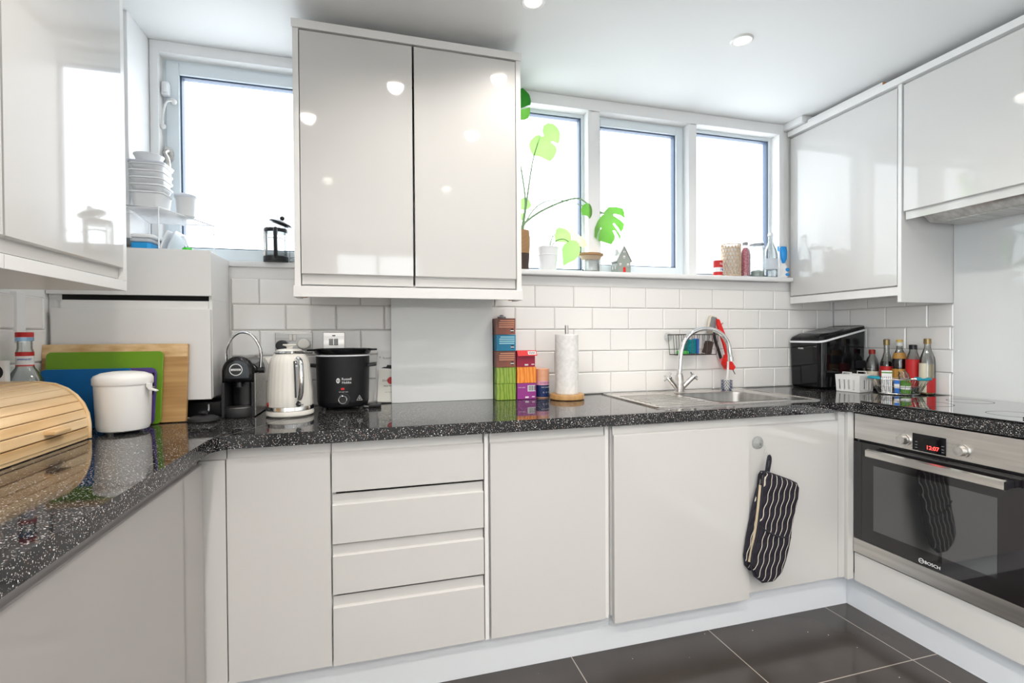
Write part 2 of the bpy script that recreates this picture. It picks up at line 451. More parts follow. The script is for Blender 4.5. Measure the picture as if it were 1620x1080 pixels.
def text(body, size, loc, rot, mat, parent, name='lettering', world=True, extrude=.0002, align='CENTER', bend=None):
    """flat lettering; rot = euler; local +x is the reading direction"""
    cu = bpy.data.curves.new('t', 'FONT'); cu.body = body; cu.size = size; cu.align_x = align; cu.align_y = 'CENTER'; cu.extrude = extrude
    t = bpy.data.objects.new('t', cu)
    me = bpy.data.meshes.new_from_object(t); bpy.data.objects.remove(t); bpy.data.curves.remove(cu)
    if bend: # wrap round a vertical cylinder of this radius, reading direction +x, facing -y
        for v in me.vertices:
            a = v.co.x / bend; d = v.co.z
            v.co = Vector(((bend + d) * math.sin(a), v.co.y, -(bend + d) * math.cos(a)))
        # now y is up, z is -depth
        for v in me.vertices: v.co = Vector((v.co.x, v.co.z, v.co.y))
        X = Matrix.Translation(loc) @ Matrix.Rotation(rot[2], 4, 'Z')
    else:
        from mathutils import Euler
        X = Matrix.Translation(loc) @ Euler(rot).to_matrix().to_4x4()
    if world and parent is not None: X = wmat(parent).inverted() @ X
    me.transform(X); me.materials.clear(); me.materials.append(mat); me.name = name
    o = bpy.data.objects.new(name, me); C.objects.link(o); o.parent = parent
    return o


FRONT = (PI / 2, 0, 0)          # reads left to right on a face turned to -y
LEFTF = (PI / 2, 0, -PI / 2)    # on a face turned to -x
RIGHTF = (PI / 2, 0, PI / 2)    # on a face turned to +x

# ================================================================== THE SETTING
XL, XR, YB, ZC = -1.17, 2.457, -4.8, 2.37
TH = .1068; T0 = .911
struct(MB().box(XL - .15, XR + .15, YB - .15, .15, -.1, 0).build('floor', M['floor']), 'polished dark porcelain floor tiles with pale grout', 'floor')
struct(MB().box(XL - .15, XR + .15, YB - .15, .15, ZC, ZC + .1).build('ceiling', M['ceiling']), 'white painted ceiling with round downlights', 'ceiling')

wb = MB()
for a in ((XL, XR, .0, 1.4465), (XL, -.925, 1.4465, ZC), (2.065, XR, 1.4465, ZC), (-.30, .50, 1.4465, ZC), (-.925, -.30, 1.4465, 1.492), (.50, 2.065, 1.4465, 1.49),
          (-.925, -.30, 2.327, ZC), (.50, 2.065, 2.313, ZC)):
    wb.box(a[0], a[1], 0, .15, a[2], a[3])
wall_b = struct(wb.build('wall_back', M['wall']), 'white wall with metro tiles under two window openings', 'wall')
wall_r = struct(MB().box(XR, XR + .15, YB, .15, 0, ZC).build('wall_right', M['wall']), 'white right wall with metro tiles behind the bottles', 'wall')
wall_l = struct(MB().box(XL - .15, XL, -2.5, .15, 0, ZC).box(XL - .15, XL, YB, -4.3, 0, ZC).box(XL - .15, XL, -4.3, -2.5, 2.2, ZC).build('wall_left', M['wall']), 'white tiled wall behind the bread bin', 'wall')
wf = MB().box(XL, -.6, YB - .15, YB, 0, ZC).box(.45, XR, YB - .15, YB, 0, ZC).box(-.6, .45, YB - .15, YB, 2.26, ZC).box(-.6, .45, YB - .15, YB, 0, 1.88)
struct(wf.build('wall_front', M['wall']), 'white wall opposite the sink with a small high window', 'wall')
gd = MB()
for x in (-.6, -.10, .41): gd.box(x, x + .04, YB - .08, YB - .03, 1.88, 2.26)
for z in (1.88, 2.22): gd.box(-.56, .41, YB - .07, YB - .03, z, z + .04)
gdo = struct(gd.build('window_5', M['upvc']), 'small high window opposite the sink', 'window')
MB().box(-.56, .41, YB - .055, YB - .05, 1.92, 2.22).build('glass', M['winglass'], gdo)
gd = MB()
for y in (-4.3, -3.43, -2.56): gd.box(XL - .08, XL - .03, y, y + .06, 0, 2.2)
for z in (0, 2.12): gd.box(XL - .07, XL - .04, -4.24, -2.56, z, z + .08)
gdo = struct(gd.build('door_1', M['upvc']), 'glazed door in the left wall behind the viewpoint', 'door')  # invented opening out of view, lets in fill light for the cabinets
MB().box(XL - .056, XL - .051, -4.24, -2.56, .08, 2.12).build('glass', M['winglass'], gdo)

pl = struct(MB().box(XL, -.952, -.18, 0, 1.56, ZC, .002).build('trim_1', M['paint']), 'boxed white pillar in the window corner', 'pillar')
pr = struct(MB().box(2.095, XR, -.13, 0, 2.335, ZC, .002).build('trim_2', M['paint']), 'boxed white nib above the right wall cabinet', 'pillar')


# tiles laid on the back, right and left walls (pattern = one mesh per wall)
def tile_strip(mb, u0, u1, axis, wallc, rows, ph_even, skip=None, pitch=.2):
    """rows of chamfered metro tiles; axis x: wall facing -y at y=0; axis y: facing +-x"""
    for r in rows:
        z0 = T0 + r * TH + .0012; z1 = T0 + (r + 1) * TH - .0012
        ph = ph_even if r % 2 else ph_even + pitch / 2
        k = math.floor((u0 - ph) / pitch) - 1
        while ph + k * pitch < u1:
            a = max(ph + k * pitch + .0012, u0); b = min(ph + (k + 1) * pitch - .0012, u1); k += 1
            if b - a < .006: continue
            d, c, e = .0085, .0045, .0055
            q = [(a, z0), (b, z0), (b, z1), (a, z1)]; i = [(a + c, z0 + c), (b - c, z0 + c), (b - c, z1 - c), (a + c, z1 - c)]

            def P(p, t):
                return (p[0], -t, p[1]) if axis == 'x' else (wallc - t if axis == 'y' else wallc + t, p[0], p[1])
            V = [[mb.bm.verts.new(P(p, t)) for p in L] for L, t in ((q, 0), (q, e), (i, d))]
            for A, B in zip(V, V[1:]):
                for s in range(4): mb.bm.faces.new((A[s], A[(s + 1) % 4], B[(s + 1) % 4], B[s]))
            mb.bm.faces.new(V[2])


X0 = .7292
mb = MB(); tile_strip(mb, -.675, XR - .009, 'x', 0, range(5), X0); mb.build('tiles', M['tile'], wall_b, smooth=10)
MB().box(-.675, XR - .009, -.0038, 0, T0, T0 + 5 * TH).build('grout', M['grout'], wall_b)
mb = MB(); tile_strip(mb, -.617, -.009, 'y', XR, range(5), -.2084 - .1); mb.build('tiles', M['tile'], wall_r, smooth=10)
MB().box(XR - .0038, XR, -.617, -.009, T0, T0 + 5 * TH).build('grout', M['grout'], wall_r)
mb = MB(); tile_strip(mb, -1.9, -.26, 'z', XL, range(4), -.27); mb.build('tiles', M['tile'], wall_l, smooth=10)
MB().box(XL, XL + .0038, -1.9, -.26, T0, T0 + 4 * TH).build('grout', M['grout'], wall_l)

# sills
struct(MB().box(.50, 2.125, -.045, .12, 1.492, 1.515, .003).build('trim_3', M['paint']), 'white window sill with plants, jars and bottles', 'sill')
struct(MB().box(-.925, -.30, -.012, .12, 1.492, 1.515, .003).build('trim_4', M['paint']), 'white window sill behind the coffee press', 'sill')
# moulded lintel bands above the openings
struct(MB().box(-.95, -.386, -.008, 0, 2.325, ZC - .001).box(-.95, -.922, -.008, 0, 1.56, 2.325).build('trim_5', M['paint']), 'white lintel band over the left window', 'trim')
struct(MB().box(.464, 2.094, -.008, 0, 2.313, ZC - .001, .001).box(2.066, 2.094, -.008, 0, 1.52, 2.313).build('trim_6', M['paint']), 'white lintel band over the three right window lights', 'trim')


# windows
def window(n, x0, x1, z0, z1, label, sash=None, bead=.014):
    f = MB(); t = .016 if not sash else .01
    y0, y1 = .052, .11
    f.box(x0, x0 + t, y0, y1, z0, z1).box(x1 - t, x1, y0, y1, z0, z1).box(x0 + t, x1 - t, y0, y1, z0, z0 + t).box(x0 + t, x1 - t, y0, y1, z1 - t, z1)
    o = struct(f.build('window_%d' % n, M['upvc']), label, 'window')
    if sash:
        a, b, c, d, st = sash
        s = MB()
        for q in ((a, a + st, c, d), (b - st, b, c, d), (a + st, b - st, c, c + st), (a + st, b - st, d - st, d)): s.box(q[0], q[1], .046, .10, q[2], q[3], .003)
        sh = s.build('sash', M['upvc'], o)
        a, b, c, d = a + st, b - st, c + st, d - st
    else: a, b, c, d = x0 + t, x1 - t, z0 + t, z1 - t; sh = o
    g = MB()
    for q in ((a, a + .006, c, d), (b - .006, b, c, d), (a, b, c, c + .006), (a, b, d - .006, d)): g.box(q[0], q[1], .058, .09, q[2], q[3])
    g.build('gasket', M['gasket'], sh)
    MB().box(a, b, .072, .076, c, d).build('glass', M['winglass'], sh)
    return o, sh


w1, s1 = window(1, -.925, -.30, 1.515, 2.327, 'casement window left of the middle wall cabinet', (-.915, -.31, 1.522, 2.318, .047))
window(2, .50, .915, 1.515, 2.313, 'fixed window pane behind the leafy house plant')
w3, s3 = window(3, .955, 1.49, 1.515, 2.313, 'opening window light behind the clay house', (.965, 1.48, 1.524, 2.304, .036))
window(4, 1.535, 2.065, 1.515, 2.313, 'fixed window pane behind the jars and bottles')
struct(MB().box(.913, .958, .0, .12, 1.515, 2.313, .002).box(.956, .975, .0, .044, 1.515, 2.313).build('trim_7', M['paint']), 'white window post behind the wicker lid', 'mullion')
struct(MB().box(1.488, 1.537, .0, .12, 1.515, 2.313, .002).build('trim_8', M['paint']), 'white window post left of the jars', 'mullion')
# left casement furniture
h = MB().prism([(-.905 + .018 * math.cos(a), 1.94 + .030 * math.sin(a)) for a in [i * PI / 8 for i in range(16)]], 'y', .034, .046)
h.tube([(-.905, .028, 1.95), (-.908, .012, 1.935), (-.895, .008, 1.90), (-.893, .010, 1.80)], .008, 8, sm=4)
h.build('handle', M['steel'], s1)
MB().tube([(-.886, .04, 2.155), (-.90, .012, 2.14), (-.913, .012, 2.09), (-.917, .02, 2.045)], .0035, 6, sm=4).ball((-.886, .04, 2.155), .012).ball((-.917, .02, 2.045), .011).build('restrictor_cable', M['white'], s1)
MB().box(-.922, -.896, .018, .046, 2.17, 2.225, .004).box(-.912, -.898, .010, .018, 2.18, 2.215, .002).build('lock', M['whitewash'], s1)
MB().cyl((.985, .03, 2.17), (.985, .046, 2.17), .008).tube([(1.0 + .028 * math.cos(a), .035, 2.17 + .04 * math.sin(a)) for a in [i * PI / 8 for i in range(16)]], .0016, 5, closed=True).build('restrictor_cable', M['steel'], s3)
MB().box(.972, .995, .03, .046, 1.79, 1.83, .003).tube([(.985, .03, 1.82), (1.02, .02, 1.815), (1.06, .03, 1.78)], .006, 8, sm=4).build('handle', M['steel'], s3)
struct(MB().box(XL, XL + .016, -.405, -.365, 1.19, 1.345, .002).build('trim_9', M['paint']), 'white trunking on the tiled left wall above the clear bottle', 'trunking')


# downlights
def downlight(x, y, label, watts=14):
    t = thing('downlight', label, 'ceiling light', (x, y, ZC), group='round ceiling downlights')
    MB().lathe([(.043, 0), (.043, -.002), (.038, -.005), (.030, -.004), (.028, 0)], (x, y, ZC), 32).build('trim_ring', M['white'], t)
    MB().lathe([(0, -.001), (.028, -.001), (.028, -.0025), (0, -.0025)], (x, y, ZC), 24).build('lens', M['lamp'], t)
    l = bpy.data.lights.new('downlight_lamp', 'SPOT'); l.energy = watts; l.color = (1, .945, .885); l.spot_size = math.radians(150); l.spot_blend = .8; l.shadow_soft_size = .035
    o = bpy.data.objects.new('downlight_lamp', l); C.objects.link(o); o.location = (x, y, ZC - .012)
    return t


for j, y in enumerate((-.60, -1.23, -2.30, -3.2, -4.1)):
    for i, x in enumerate((-.44, .433, 1.304)):
        lab = {(0, 0): "downlight just above the top edge, before the middle wall cabinet left door", (1, 0): 'downlight cut by the top edge of the photo, above the middle wall cabinet', (2, 0): 'downlight in full view on the ceiling right of the window'}.get((i, j),
              'downlight in the %s row from the sink wall, %s column' % (('first', 'second', 'third', 'fourth', 'fifth')[j], ('left', 'middle', 'right')[i]))
        if (i, j) == (0, 0): x_, y_ = -.01, -.79
        else: x_, y_ = x, y
        downlight(x_, y_, lab, (8, 12, 22, 35, 35)[j])  # rear rows: unseen, stronger lamps added as fill for the cabinet fronts

# ================================================================== FITTED KITCHEN
def jdoor(mb, x0, x1, z0, z1, yf, flip=False, th=.018, X=None, grip=.030):
    """slab with a J grip along its top (flip: along its bottom); front face at y=yf, body behind"""
    if not flip:
        p = [(yf, z0), (yf + th, z0), (yf + th, z1), (yf + th - .004, z1), (yf + th - .006, z1 - grip), (yf + .006, z1 - grip - .004), (yf + .003, z1 - grip), (yf, z1 - grip - .003)]
    else:
        p = [(yf, z1), (yf, z0 + grip + .003), (yf + .003, z0 + grip), (yf + .006, z0 + grip + .004), (yf + th - .006, z0 + grip), (yf + th - .004, z0), (yf + th, z0), (yf + th, z1)]
    mb.prism(p, 'x', x0, x1, X=X)
    return mb


def base_unit(label, x0, x1, loc_y=-.595, sides=.012, z1=.867, group=None, back=-.03, name='base_cabinet'):
    t = thing(name, label, 'cabinet', ((x0 + x1) / 2, -.3, .15), group=group)
    b = MB()
    b.box(x0, x0 + sides, loc_y + .022, back, .152, z1).box(x1 - sides, x1, loc_y + .022, back, .152, z1)
    b.box(x0 + sides, x1 - sides, loc_y + .022, back, .152, .168).box(x0 + sides, x1 - sides, back - .01, back, .168, z1)
    b.box(x0 + sides, x1 - sides, loc_y + .024, loc_y + .04, .85, z1)
    b.build('carcass', M['carcass'], t)
    return t


t = base_unit('narrow white base cabinet with one door under the coffee machine', -.545, -.2475)
jdoor(MB(), -.5425, -.2495, .157, .867, -.595).build('door', M['door'], t)
t = base_unit('white base cabinet of four drawers under the slow cooker', -.2465, .262)
MB().box(.249, .262, -.594, -.573, .152, .867).build('end_panel', M['carcass'], t)
for z0, z1 in ((.154, .371), (.382, .536), (.543, .699), (.709, .865)):
    jdoor(MB(), -.2445, .2455, z0, z1, -.595).build('drawer', M['door'], t)
t = base_unit('white single door base cabinet between the drawers and the dishwasher panel', .263, .730)
jdoor(MB(), .270, .7035, .154, .863, -.597).build('door', M['door'], t)
MB().box(.7055, .7185, -.590, -.573, .152, .867).build('end_panel', M['carcass'], t)
t = base_unit('wide white appliance door under the draining board, hung slightly low', .7315, 1.3335, -.605)
jdoor(MB(), .7345, 1.3325, .136, .864, -.607).build('door', M['door'], t)
t = base_unit('white corner base cabinet with the striped oven glove on its door', 1.3345, 1.838)
jdoor(MB(), 1.3365, 1.800, .154, .862, -.595).build('door', M['door'], t)
MB().box(1.802, 1.8365, -.595, -.573, .152, .867).build('filler_panel', M['door'], t)

# corner post and right run
t = thing('corner_post', 'white corner post between the sink run and the oven', 'filler panel', (1.855, -.6, .15))
MB().box(1.8385, 1.872, -.6085, -.575, .145, .867, .001).build('post', M['door'], t)
t = thing('oven_housing', 'white housing with a low plinth drawer front beneath the black oven', 'cabinet', (2.15, -.9, .15))
MB().box(1.893, 2.43, -.6115, -.6095, .15, .867).box(1.893, 2.43, -1.212, -1.209, .15, .867).box(1.893, 2.43, -1.209, -.6115, .15, .166).box(2.41, 2.43, -1.209, -.6115, .166, .867).build('carcass', M['carcass'], t)
MB().box(1.873, 1.892, -1.2075, -.6105, .140, .262, .0015).build('drawer', M['door'], t)
for k in range(2):
    y1 = -1.214 - k * .6
    t = thing('base_cabinet', ['white base cabinet nearest the oven on its near side', 'white base cabinet furthest along the oven run'][k], 'cabinet', (2.15, y1 - .3, .15))
    MB().box(1.893, 2.43, y1 - .597, y1, .15, .867).build('carcass', M['carcass'], t)
    jdoor(MB(), -.297, .297, .154, .863, 0, X=Matrix.Translation((1.873, y1 - .3, 0)) @ Matrix.Rotation(-PI / 2, 4, 'Z')).build('door', M['door'], t)
# left run
for k, (ya, yb) in enumerate(((-.615, -1.515), (-1.517, -2.417))):
    t = thing('base_cabinet', ['grey-white base cabinet under the bread bin at the left edge', 'left run base cabinet nearer the viewpoint'][k], 'cabinet', (-.88, (ya + yb) / 2, .15))
    MB().box(-1.15, -.62, yb, ya, .15, .867).build('carcass', M['carcass'], t)
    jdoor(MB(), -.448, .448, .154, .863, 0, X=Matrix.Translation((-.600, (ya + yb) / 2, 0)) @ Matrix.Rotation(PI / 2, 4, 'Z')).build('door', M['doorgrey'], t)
t = thing('corner_filler', 'narrow white filler beside the narrow base door in the left corner', 'filler panel', (-.57, -.6, .15))
MB().box(-.6175, -.546, -.595, -.573, .157, .834, .001).box(-.6175, -.546, -.580, -.573, .834, .867).build('panel', M['door'], t)

p = MB().box(-.655, 1.93, -.545, -.527, 0, .150)
tag(p.build('plinth', M['plinth']), 'long pale grey plinth along the floor under the sink run', 'plinth')
tag(MB().box(1.910, 1.928, -2.4, -.546, 0, .149).build('plinth', M['plinth']), 'pale plinth along the floor under the oven', 'plinth')
tag(MB().box(-.675, -.657, -2.4, -.527, 0, .149).build('plinth', M['plinth']), 'plinth along the floor under the left run', 'plinth')

# worktop with a sink cut-out
SX0, SX1, SY0, SY1 = .985, 1.755, -.505, -.06
mb = MB(); bm = mb.bm
outer = [(XL, 0), (XL, -2.45), (-.5695, -2.45), (-.5695, -.665), (-.562, -.645), (-.545, -.625), (-.525, -.6155), (-.40, -.6155), (1.795, -.6155), (1.825, -.620), (1.845, -.633), (1.8525, -.660), (1.8525, -2.45), (XR, -2.45), (XR, 0)]
outer = [(min(max(a, XL + .001), XR - .001), min(b, -.001)) for a, b in outer]
inner = [(SX0, SY0), (SX1, SY0), (SX1, SY1), (SX0, SY1)]
for z in (.870, .910):
    es = []
    for L in (outer, inner):
        v = [bm.verts.new((a, b, z)) for a, b in L]
        es += [bm.edges.new((v[i], v[(i + 1) % len(v)])) for i in range(len(v))]
    bmesh.ops.triangle_fill(bm, edges=es, use_beauty=True)
bm.verts.ensure_lookup_table()
for L, off in ((outer, 0), (inner, len(outer))):
    n = len(L); h_ = len(outer) + len(inner)
    for i in range(n): bm.faces.new((bm.verts[off + i], bm.verts[off + (i + 1) % n], bm.verts[h_ + off + (i + 1) % n], bm.verts[h_ + off + i]))
wt = mb.build('worktop', M['top'])
tag(wt, 'speckled black gloss worktop running round three sides of the kitchen', 'worktop')
MB().prism([(-.5440, -.624), (-.5418, -.6262), (-.4005, -.3), (-.4035, -.2985)], 'z', .9095, .91025).build('joint_strip', M['steel'], wt)

# sink
t = thing('sink', 'stainless steel sink with ribbed draining board under the mixer tap', 'sink', (1.37, -.28, .91))
s = MB(); zt = .9145
X_0, X_1, Y_0, Y_1, BX0, BX1, BY0, BY1 = .965, 1.777, -.530, -.032, 1.305, 1.665, -.475, -.150
for a in ((X_0, BX0, Y_0, Y_1), (BX1, X_1, Y_0, Y_1), (BX0, BX1, Y_0, BY0), (BX0, BX1, BY1, Y_1)): s.box(a[0], a[1], a[2], a[3], .9105, .9130)
for k in range(8): s.box(1.005, 1.27 - .004 * k, -.465 + k * .044, -.450 + k * .044, .9130, .9155, .001)
s.box(X_0, X_1, Y_0, Y_0 + .008, .913, .9155).box(X_0, X_1, Y_1 - .008, Y_1, .913, .9155).box(X_0, X_0 + .008, Y_0, Y_1, .913, .9155).box(X_1 - .008, X_1, Y_0, Y_1, .913, .9155)
s.build('drainer', M['sink'], t)
b = MB(); rc = .05


def rrect(x0, x1, y0, y1, r, n=6):
    o = []
    for cx, cy, a0 in ((x1 - r, y1 - r, 0), (x0 + r, y1 - r, PI / 2), (x0 + r, y0 + r, PI), (x1 - r, y0 + r, 1.5 * PI)):
        o += [(cx + r * math.cos(a0 + PI / 2 * i / n), cy + r * math.sin(a0 + PI / 2 * i / n)) for i in range(n + 1)]
    return o


def loft(mb, rings, cap0=False, cap1=True):
    R = [[mb.bm.verts.new(p) for p in r] for r in rings]; fs = []
    for A, B in zip(R, R[1:]):
        n = len(A)
        for i in range(n): fs.append(mb.bm.faces.new((A[i], A[(i + 1) % n], B[(i + 1) % n], B[i])))
    if cap0: fs.append(mb.bm.faces.new(R[0][::-1]))
    if cap1: fs.append(mb.bm.faces.new(R[-1]))
    mb._fin(fs); return mb


rr = lambda e, r, z: [(x, y, z) for x, y in rrect(BX0 + e, BX1 - e, BY0 + e, BY1 - e, r)]
loft(b, [rr(-.001, .045, .914), rr(.004, .045, .912), rr(.008, .045, .90), rr(.012, .045, .80), rr(.02, .05, .765), rr(.05, .05, .755)])
loft(b, [rr(.048, .05, .753), rr(.018, .05, .763), rr(.010, .045, .80), rr(.006, .045, .8995), rr(-.001, .045, .911)], True, False)
b.build('bowl', M['bowl'], t)
MB().lathe([(0, .001), (.03, .001), (.04, .004), (.042, 0)], (1.485, -.31, .755)).build('drain', M['chrome'], t)

# hob
t = thing('hob', 'flat black glass hob on the right worktop in front of the bottles', 'hob', (2.16, -.92, .91))
MB().prism([(1.887, -1.215), (2.435, -1.215), (2.435, -.625), (1.887, -.625)], 'z', .9105, .916, .002).build('glass_surface', M['hob'], t)
for cx, cy, r in ((2.05, -.77, .09), (2.05, -1.06, .075), (2.29, -.78, .075), (2.29, -1.06, .09)):
    MB().lathe([(r, 0), (r, .0003), (r - .002, .0003), (r - .002, 0), (r, 0)], (cx, cy, .916), 40).build('cooking_zone', M['blackmatt'], t)
t = thing('trivet', 'small black trivet standing on the hob at the right edge', 'trivet', (1.99, -1.16, .916))
MB().box(1.955, 2.10, -1.20, -1.132, .9165, .923, .002).box(1.965, 2.08, -1.19, -1.146, .923, .938, .003).build('block', M['black'], t)

# splashbacks
tag(MB().box(XR - .009, XR - .001, -1.9, -.619, .911, 1.80, .001).build('splashback', M['splash']), 'tall pale grey glass splashback behind the hob', 'splashback')
tag(MB().box(-.043, .412, -.042, -.036, .9105, 1.372, .001).build('splashback', M['splash']), 'pale grey glass panel standing under the middle wall cabinet', 'splashback')


# wall cabinets -----------------------------------------------------
t = thing('wall_cabinet', 'white two door wall cabinet between the windows', 'cabinet', (.04, -.17, 1.35))
x0, x1, yf = -.3835, .4605, -.35
c = MB().box(x0, x0 + .020, yf, -.002, 1.385, 2.300, .0008).box(x1 - .020, x1, yf, -.002, 1.385, 2.300, .0008)
c.box(x0 + .02, x1 - .02, -.02, -.002, 1.39, 2.30).box(x0 + .02, x1 - .02, yf + .03, -.02, 1.385, 1.400)
c.build('carcass', M['carcass'], t)
MB().box(x0 - .003, x1 + .003, yf - .006, -.002, 2.300, 2.330, .0008).build('top_panel', M['carcass'], t)
MB().box(x0 - .004, x1 + .004, yf - .006, yf + .014, 1.346, 1.385, .0008).box(x0 - .004, x0 + .014, yf + .014, yf + .10, 1.346, 1.385).box(x1 - .014, x1 + .004, yf + .014, yf + .10, 1.346, 1.385).build('light_pelmet', M['carcass'], t)
MB().box(x0 + .014, x0 + .030, yf + .055, yf + .10, 1.350, 1.3845).build('raw_edge', M['rawwood'], t)
MB().box(x1 - .030, x1 - .014, yf + .055, yf + .10, 1.350, 1.3845).build('raw_edge', M['rawwood'], t)
jdoor(MB(), -.3605, .0325, 1.392, 2.294, yf - .001, flip=True, grip=.036).build('door', M['door'], t)
jdoor(MB(), .0405, .4375, 1.392, 2.294, yf - .001, flip=True, grip=.036).build('door', M['door'], t)

RZ = lambda x, y, z=0: Matrix.Translation((x, y, z)) @ Matrix.Rotation(-PI / 2, 4, 'Z')
t = thing('wall_cabinet', 'white single door wall cabinet above the ice machine', 'cabinet', (2.3, -.3, 1.35))
MB().box(2.150, XR - .001, -.600, -.014, 1.385, 2.30).build('carcass', M['carcass'], t)
MB().box(2.134, 2.149, -.6005, -.014, 1.372, 1.4095).build('light_pelmet', M['carcass'], t)
MB().box(2.130, XR - .001, -.617, -.6012, 1.340, 2.30, .0008).build('end_panel', M['carcass'], t)
jdoor(MB(), -.289, .289, 1.4095, 2.288, 0, flip=True, X=RZ(2.129, -.310), grip=.004).build('door', M['door'], t)
t = thing('wall_cabinet', 'white lift-up wall cabinet above the cooker hood', 'cabinet', (2.3, -.93, 1.7))
MB().box(2.150, XR - .001, -1.22, -.620, 1.745, 2.30).build('carcass', M['carcass'], t)
jdoor(MB(), -.298, .298, 1.702, 2.288, 0, flip=True, X=RZ(2.129, -.925), grip=.034).build('door', M['door'], t)
t = thing('wall_cabinet', 'white wall cabinet beyond the hood, next along', 'cabinet', (2.3, -1.53, 1.35))
MB().box(2.150, XR - .001, -1.82, -1.224, 1.385, 2.30).build('carcass', M['carcass'], t)
jdoor(MB(), -.296, .296, 1.39, 2.288, 0, flip=True, X=RZ(2.129, -1.523)).build('door', M['door'], t)
tag(MB().box(2.118, XR - .001, -1.82, -.012, 2.3005, 2.330, .0008).build('cornice', M['carcass']), 'flat white cornice board along the top of the right cabinets', 'cornice')
t = thing('cooker_hood', 'grey cooker hood under the lift-up cabinet', 'cooker hood', (2.3, -.92, 1.69))
MB().prism([(2.20, 1.744), (2.20, 1.728), (2.25, 1.690), (2.447, 1.690), (2.447, 1.744)], 'y', -1.19, -.65, .001).build('body', M['steel'], t)
MB().box(2.27, 2.43, -1.15, -.69, 1.686, 1.6895).build('filter', M['steel'], t)
t = thing('plank', 'white offcut board with a raw orange end on top of the right cabinets', 'board', (2.17, -.33, 2.331))
MB().box(2.125, 2.25, -.535, -.135, 2.3305, 2.346, .0005).build('panel', M['carcass'], t)
MB().box(2.125, 2.25, -.5385, -.5352, 2.3305, 2.346).build('raw_edge', M['rawwood'], t)

# upper left wall cabinet (doors face +x)
RP = lambda x, y, z=0: Matrix.Translation((x, y, z)) @ Matrix.Rotation(PI / 2, 4, 'Z')
for k, (ya, yb, lab) in enumerate(((-.522, -1.018, 'white wall cabinet above the bread bin'), (-1.020, -1.52, 'white wall cabinet cut by the left edge of the photo'), (-1.522, -2.02, 'white left wall cabinet nearest the viewpoint'))):
    t = thing('wall_cabinet', lab, 'cabinet', (-1.0, (ya + yb) / 2, 1.345))
    MB().box(XL + .001, -.8415, yb, ya, 1.372, 2.345).build('carcass', M['carcass'], t)
    MB().box(XL + .012, -.820, yb, ya, 1.342, 1.371, .0008).build('bottom_panel', M['carcass'], t)
    MB().box(-.8412, -.820, ya - .020, ya, 1.3715, 2.345).build('end_panel', M['carcass'], t) if k == 0 else None
    y0_ = ya - (.021 if k == 0 else .002)
    wd = y0_ - yb - .002
    jdoor(MB(), -wd / 2, wd / 2, 1.376, 2.335, 0, flip=True, X=RP(-.8195, y0_ - wd / 2), grip=.030).build('door', M['door'], t)

# cupboard on the left corner
t = thing('corner_cupboard', 'white boxy corner cupboard hung above the coffee machine with containers on top', 'cabinet', (-.92, -.12, .98))
MB().box(XL + .002, -.680, -.228, -.011, .985, 1.340).box(XL + .002, -.680, -.228, -.011, 1.340, 1.512, .001).build('carcass', M['carcass'], t)
MB().box(XL + .002, -.678, -.245, -.229, 1.352, 1.516, .001).build('top_panel', M['carcass'], t)
MB().box(XL + .04, -.690, -.2300, -.2282, 1.334, 1.3515).build('shadow_gap', M['darkgap'], t)
MB().box(XL + .04, -.690, -.238, -.2282, 1.305, 1.333).build('grip_rail', M['carcass'], t)
MB().box(-1.155, -.6815, -.247, -.2285, .980, 1.3045, .0012).build('door', M['carcass'], t)

# ================================================================== APPLIANCES
# built-in oven, front at x = 1.873, y -.611 .. -1.206
t = thing('oven', 'built-in black glass oven with steel panel and bar handle', 'oven', (1.87, -.91, .27))
OX = 1.873; OY0, OY1 = -1.2065, -.6125
MB().box(1.885, 2.40, OY0 + .012, OY1 - .012, .275, .855).build('oven_body', M['black'], t)
MB().box(OX - .002, 1.884, OY0, OY1, .754, .862, .001).build('control_panel', M['steelx'], t)
d = MB().box(OX - .006, 1.8838, OY0, OY1, .328, .744, .0015).build('door', M['ovenglass'], t)
MB().box(OX - .0068, OX - .0061, -1.116, -.699, .388, .657).build('door_window', M['ovenwindow'], d)
MB().box(OX - .007, 1.8838, OY0, OY1, .268, .3275, .001).build('lower_trim', M['steelx'], t)
hm = MB().prism([(1.817, .701), (1.822, .698), (1.836, .700), (1.838, .725), (1.830, .730), (1.817, .726)], 'y', -1.160, -.702)
ho = hm.build('handle', M['steelx'], t)
for y in (-1.148, -.714): MB().box(1.834, OX - .006, y - .012, y + .012, .702, .726, .002).build('mount', M['black'], ho)
MB().box(1.8175, 1.8365, -1.1645, -1.1603, .700, .727, .001).build('end_cap', M['black'], ho)
MB().box(1.8175, 1.8365, -.7017, -.6975, .700, .727, .001).build('end_cap', M['black'], ho)
for y, z in ((-.818, .793), (-1.012, .783)):
    z = .790
    k = MB().cyl((OX - .002, y, z), (OX - .008, y, z), .0235, seg=32).cyl((OX - .008, y, z), (OX - .026, y, z), .0185, .0165, seg=32)
    ko = k.build('control_knob', M['steel'], t)
    for a in range(5):
        an = PI * (.15 + .35 * a)
        MB().ball((OX - .0022, y + .034 * math.cos(an), z + .034 * math.sin(an)), .0012).build('dial_mark', M['text_grey'], t)
dp = MB().box(OX - .0035, OX - .0021, -.962, -.848, .758, .822).build('display', M['blackgloss'], t)
text('12:07', .020, (OX - .004, -.918, .776), LEFTF, M['led'], dp, 'clock_digits')
for y in (-.862, -.952):
    for z in (.790, .778, .768): MB().box(OX - .0038, OX - .0036, y - .004, y + .004, z, z + .0018).build('touch_key', M['text_grey'], dp)
text('BOSCH', .0165, (OX - .0064, -.921, .3445), LEFTF, M['text_white'], d, 'lettering')
lg = MB()
